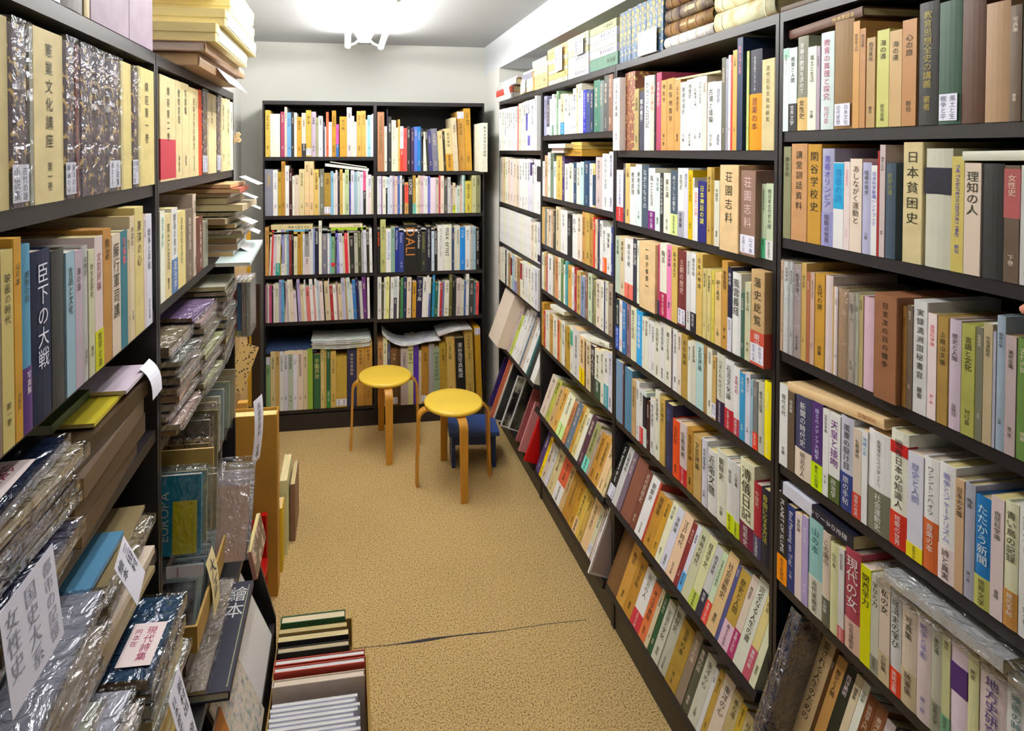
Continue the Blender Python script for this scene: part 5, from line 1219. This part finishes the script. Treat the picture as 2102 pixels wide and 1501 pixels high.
# ---------------------------------------------------------------- stools
def stool(cx, cy, rot, label):
    s = empty('round_stool', T((cx, cy, 0)) @ RZ(rot), label, 'stool', 'bent plywood stools')
    ym = mat('f6d04a', .32, .08, 3.5, spec=.5, stretch=(1, 6, 1)); lm = mat('cf9230', .35, .15, 6, spec=.5, stretch=(12, 12, 1))
    R = .151; prof = [(0, .42), (R*.5, .42), (R-.012, .4195), (R-.004, .417), (R, .410), (R-.001, .402), (R-.006, .397), (R-.014, .395), (0, .395)]
    m = MB().lathe(prof, 64).build('seat', ym, s)
    for p in m.data.polygons: p.use_smooth = True
    for k in range(4):
        a_ = math.pi/2*k
        # centre line of the bent leg in the radial plane
        C = [(.085, .389)]+[(.085+.012*i, .389) for i in range(1, 5)]
        cx_, cz_, rr = .138, .343, .046
        C += [(cx_+rr*math.sin(t_), cz_+rr*math.cos(t_)) for t_ in [math.pi/2*i/8 for i in range(9)]]
        C += [(.1845+.010*i/5, .34-.34*i/5) for i in range(1, 6)]
        th = .0055; V = []; N = len(C)
        for i, (r_, z_) in enumerate(C):
            q0 = C[max(i-1, 0)]; q1 = C[min(i+1, N-1)]; dx, dz = q1[0]-q0[0], q1[1]-q0[1]; l_ = math.hypot(dx, dz); nx, nz = -dz/l_, dx/l_
            w = .0215 if i < 12 else .0215-.004*(i-12)/max(1, N-13)
            for sx, sn in ((-1, -1), (1, -1), (1, 1), (-1, 1)):
                V.append((r_+nx*th*sn, sx*w, z_+nz*th*sn))
        F = [(0, 1, 2, 3), (4*N-1, 4*N-2, 4*N-3, 4*N-4)]
        for i in range(N-1):
            for j in range(4): F.append((4*i+j, 4*i+4+j, 4*i+4+(j+1) % 4, 4*i+(j+1) % 4))
        l = MB().add(V, F).build('leg', lm, s, RZ(math.degrees(a_)))
    return s
stool(.220, 3.235, 3, 'yellow topped round stool nearer the end bookcase')
stool(.545, 2.845, 5, 'yellow topped round stool in front of the blue step stool')
st = empty('step_stool', T((.685, 3.03, 0)) @ RZ(-6), 'low blue step stool behind the front round stool', 'step stool')
bm = mat('2c4a86', .45, .12, 9); bm2 = mat('223a6c', .5, .12, 9)
MB().box((-.135, -.105, .178), (.135, .105, .20), ch=.004).build('step_top', bm, st)
MB().box((-.118, -.085, 0), (-.100, .085, .178)).build('side_board', bm2, st); MB().box((.100, -.085, 0), (.118, .085, .178)).build('side_board', bm2, st)
MB().box((-.100, -.078, .12), (.100, -.064, .178)).build('apron', bm2, st); MB().box((-.100, .064, .12), (.100, .078, .178)).build('apron', bm2, st)

# ---------------------------------------------------------------- a hand reaching in at the right edge
def hand():
    tip = atX(2098.5, 640, .912)
    wr = tip+Vector((-.075, -.155, .012)); kn = Vector((-.030, -.078, .020)); me = bpy.data.meshes.new('person')
    V = [wr+Vector((-.10, -.20, -.07)), wr+Vector((-.04, -.09, -.03)), wr, wr+Vector((.02, .035, .008))]; E = [(0, 1), (1, 2), (2, 3)]; R = [.029, .026, .022, .028]
    up = Vector((-.3, 0, .95)); 
    for k, (dx, dz, L, curl) in enumerate([(0, 0, 1.0, .0), (.012, -.021, .84, -.004), (.014, -.041, .76, -.006), (.012, -.058, .62, -.004)]):
        base = tip+kn+Vector((dx, 0, dz)); end = base+(tip-(tip+kn))*L+Vector((-curl, -curl*.6, 0))
        m1 = base.lerp(end, .45)+Vector((.004, .006, .010)); m2 = base.lerp(end, .76)+Vector((.005, .004, .006))
        n = len(V); V += [base, m1, m2, end]; E += [(3, n), (n, n+1), (n+1, n+2), (n+2, n+3)]; R += [.0105, .0092, .0085, .0072]
    n = len(V); V += [wr+Vector((-.002, .045, .035)), wr+Vector((.012, .082, .046)), wr+Vector((.026, .108, .044))]; E += [(3, n), (n, n+1), (n+1, n+2)]; R += [.012, .0105, .0085]
    me.from_pydata([tuple(v) for v in V], E, []); o = link('person', me, None, None, [mat('d8937a', .5, .08, 40)])
    sk = o.modifiers.new('skin', 'SKIN'); sk.use_smooth_shade = True
    for i, sv in enumerate(me.skin_vertices[0].data):
        sv.radius = (R[i], R[i]); sv.use_root = (i == 2)
    ss = o.modifiers.new('smooth', 'SUBSURF'); ss.levels = 1; ss.render_levels = 2
    nl = MB(); nl.sheet(lambda u, v: tip+Vector((-.0052+.003*u, -.010+.010*v, .0062+.0012*math.sin(u*3.14))), 4, 4, .0006); nl.build('fingernail', mat('e5b5a5', .35), o)
    sl = MB(); sl.tube([wr+Vector((-.12, -.24, -.084)), wr+Vector((-.06, -.13, -.044)), wr+Vector((-.045, -.10, -.034))], [.040, .037, .035], 20); q = sl.build('sleeve', mat('335', .8), o)
    for p_ in q.data.polygons: p_.use_smooth = True
    tag(o, 'person reaching a hand onto the third shelf books from outside the view', 'person')
hand()
label_all()
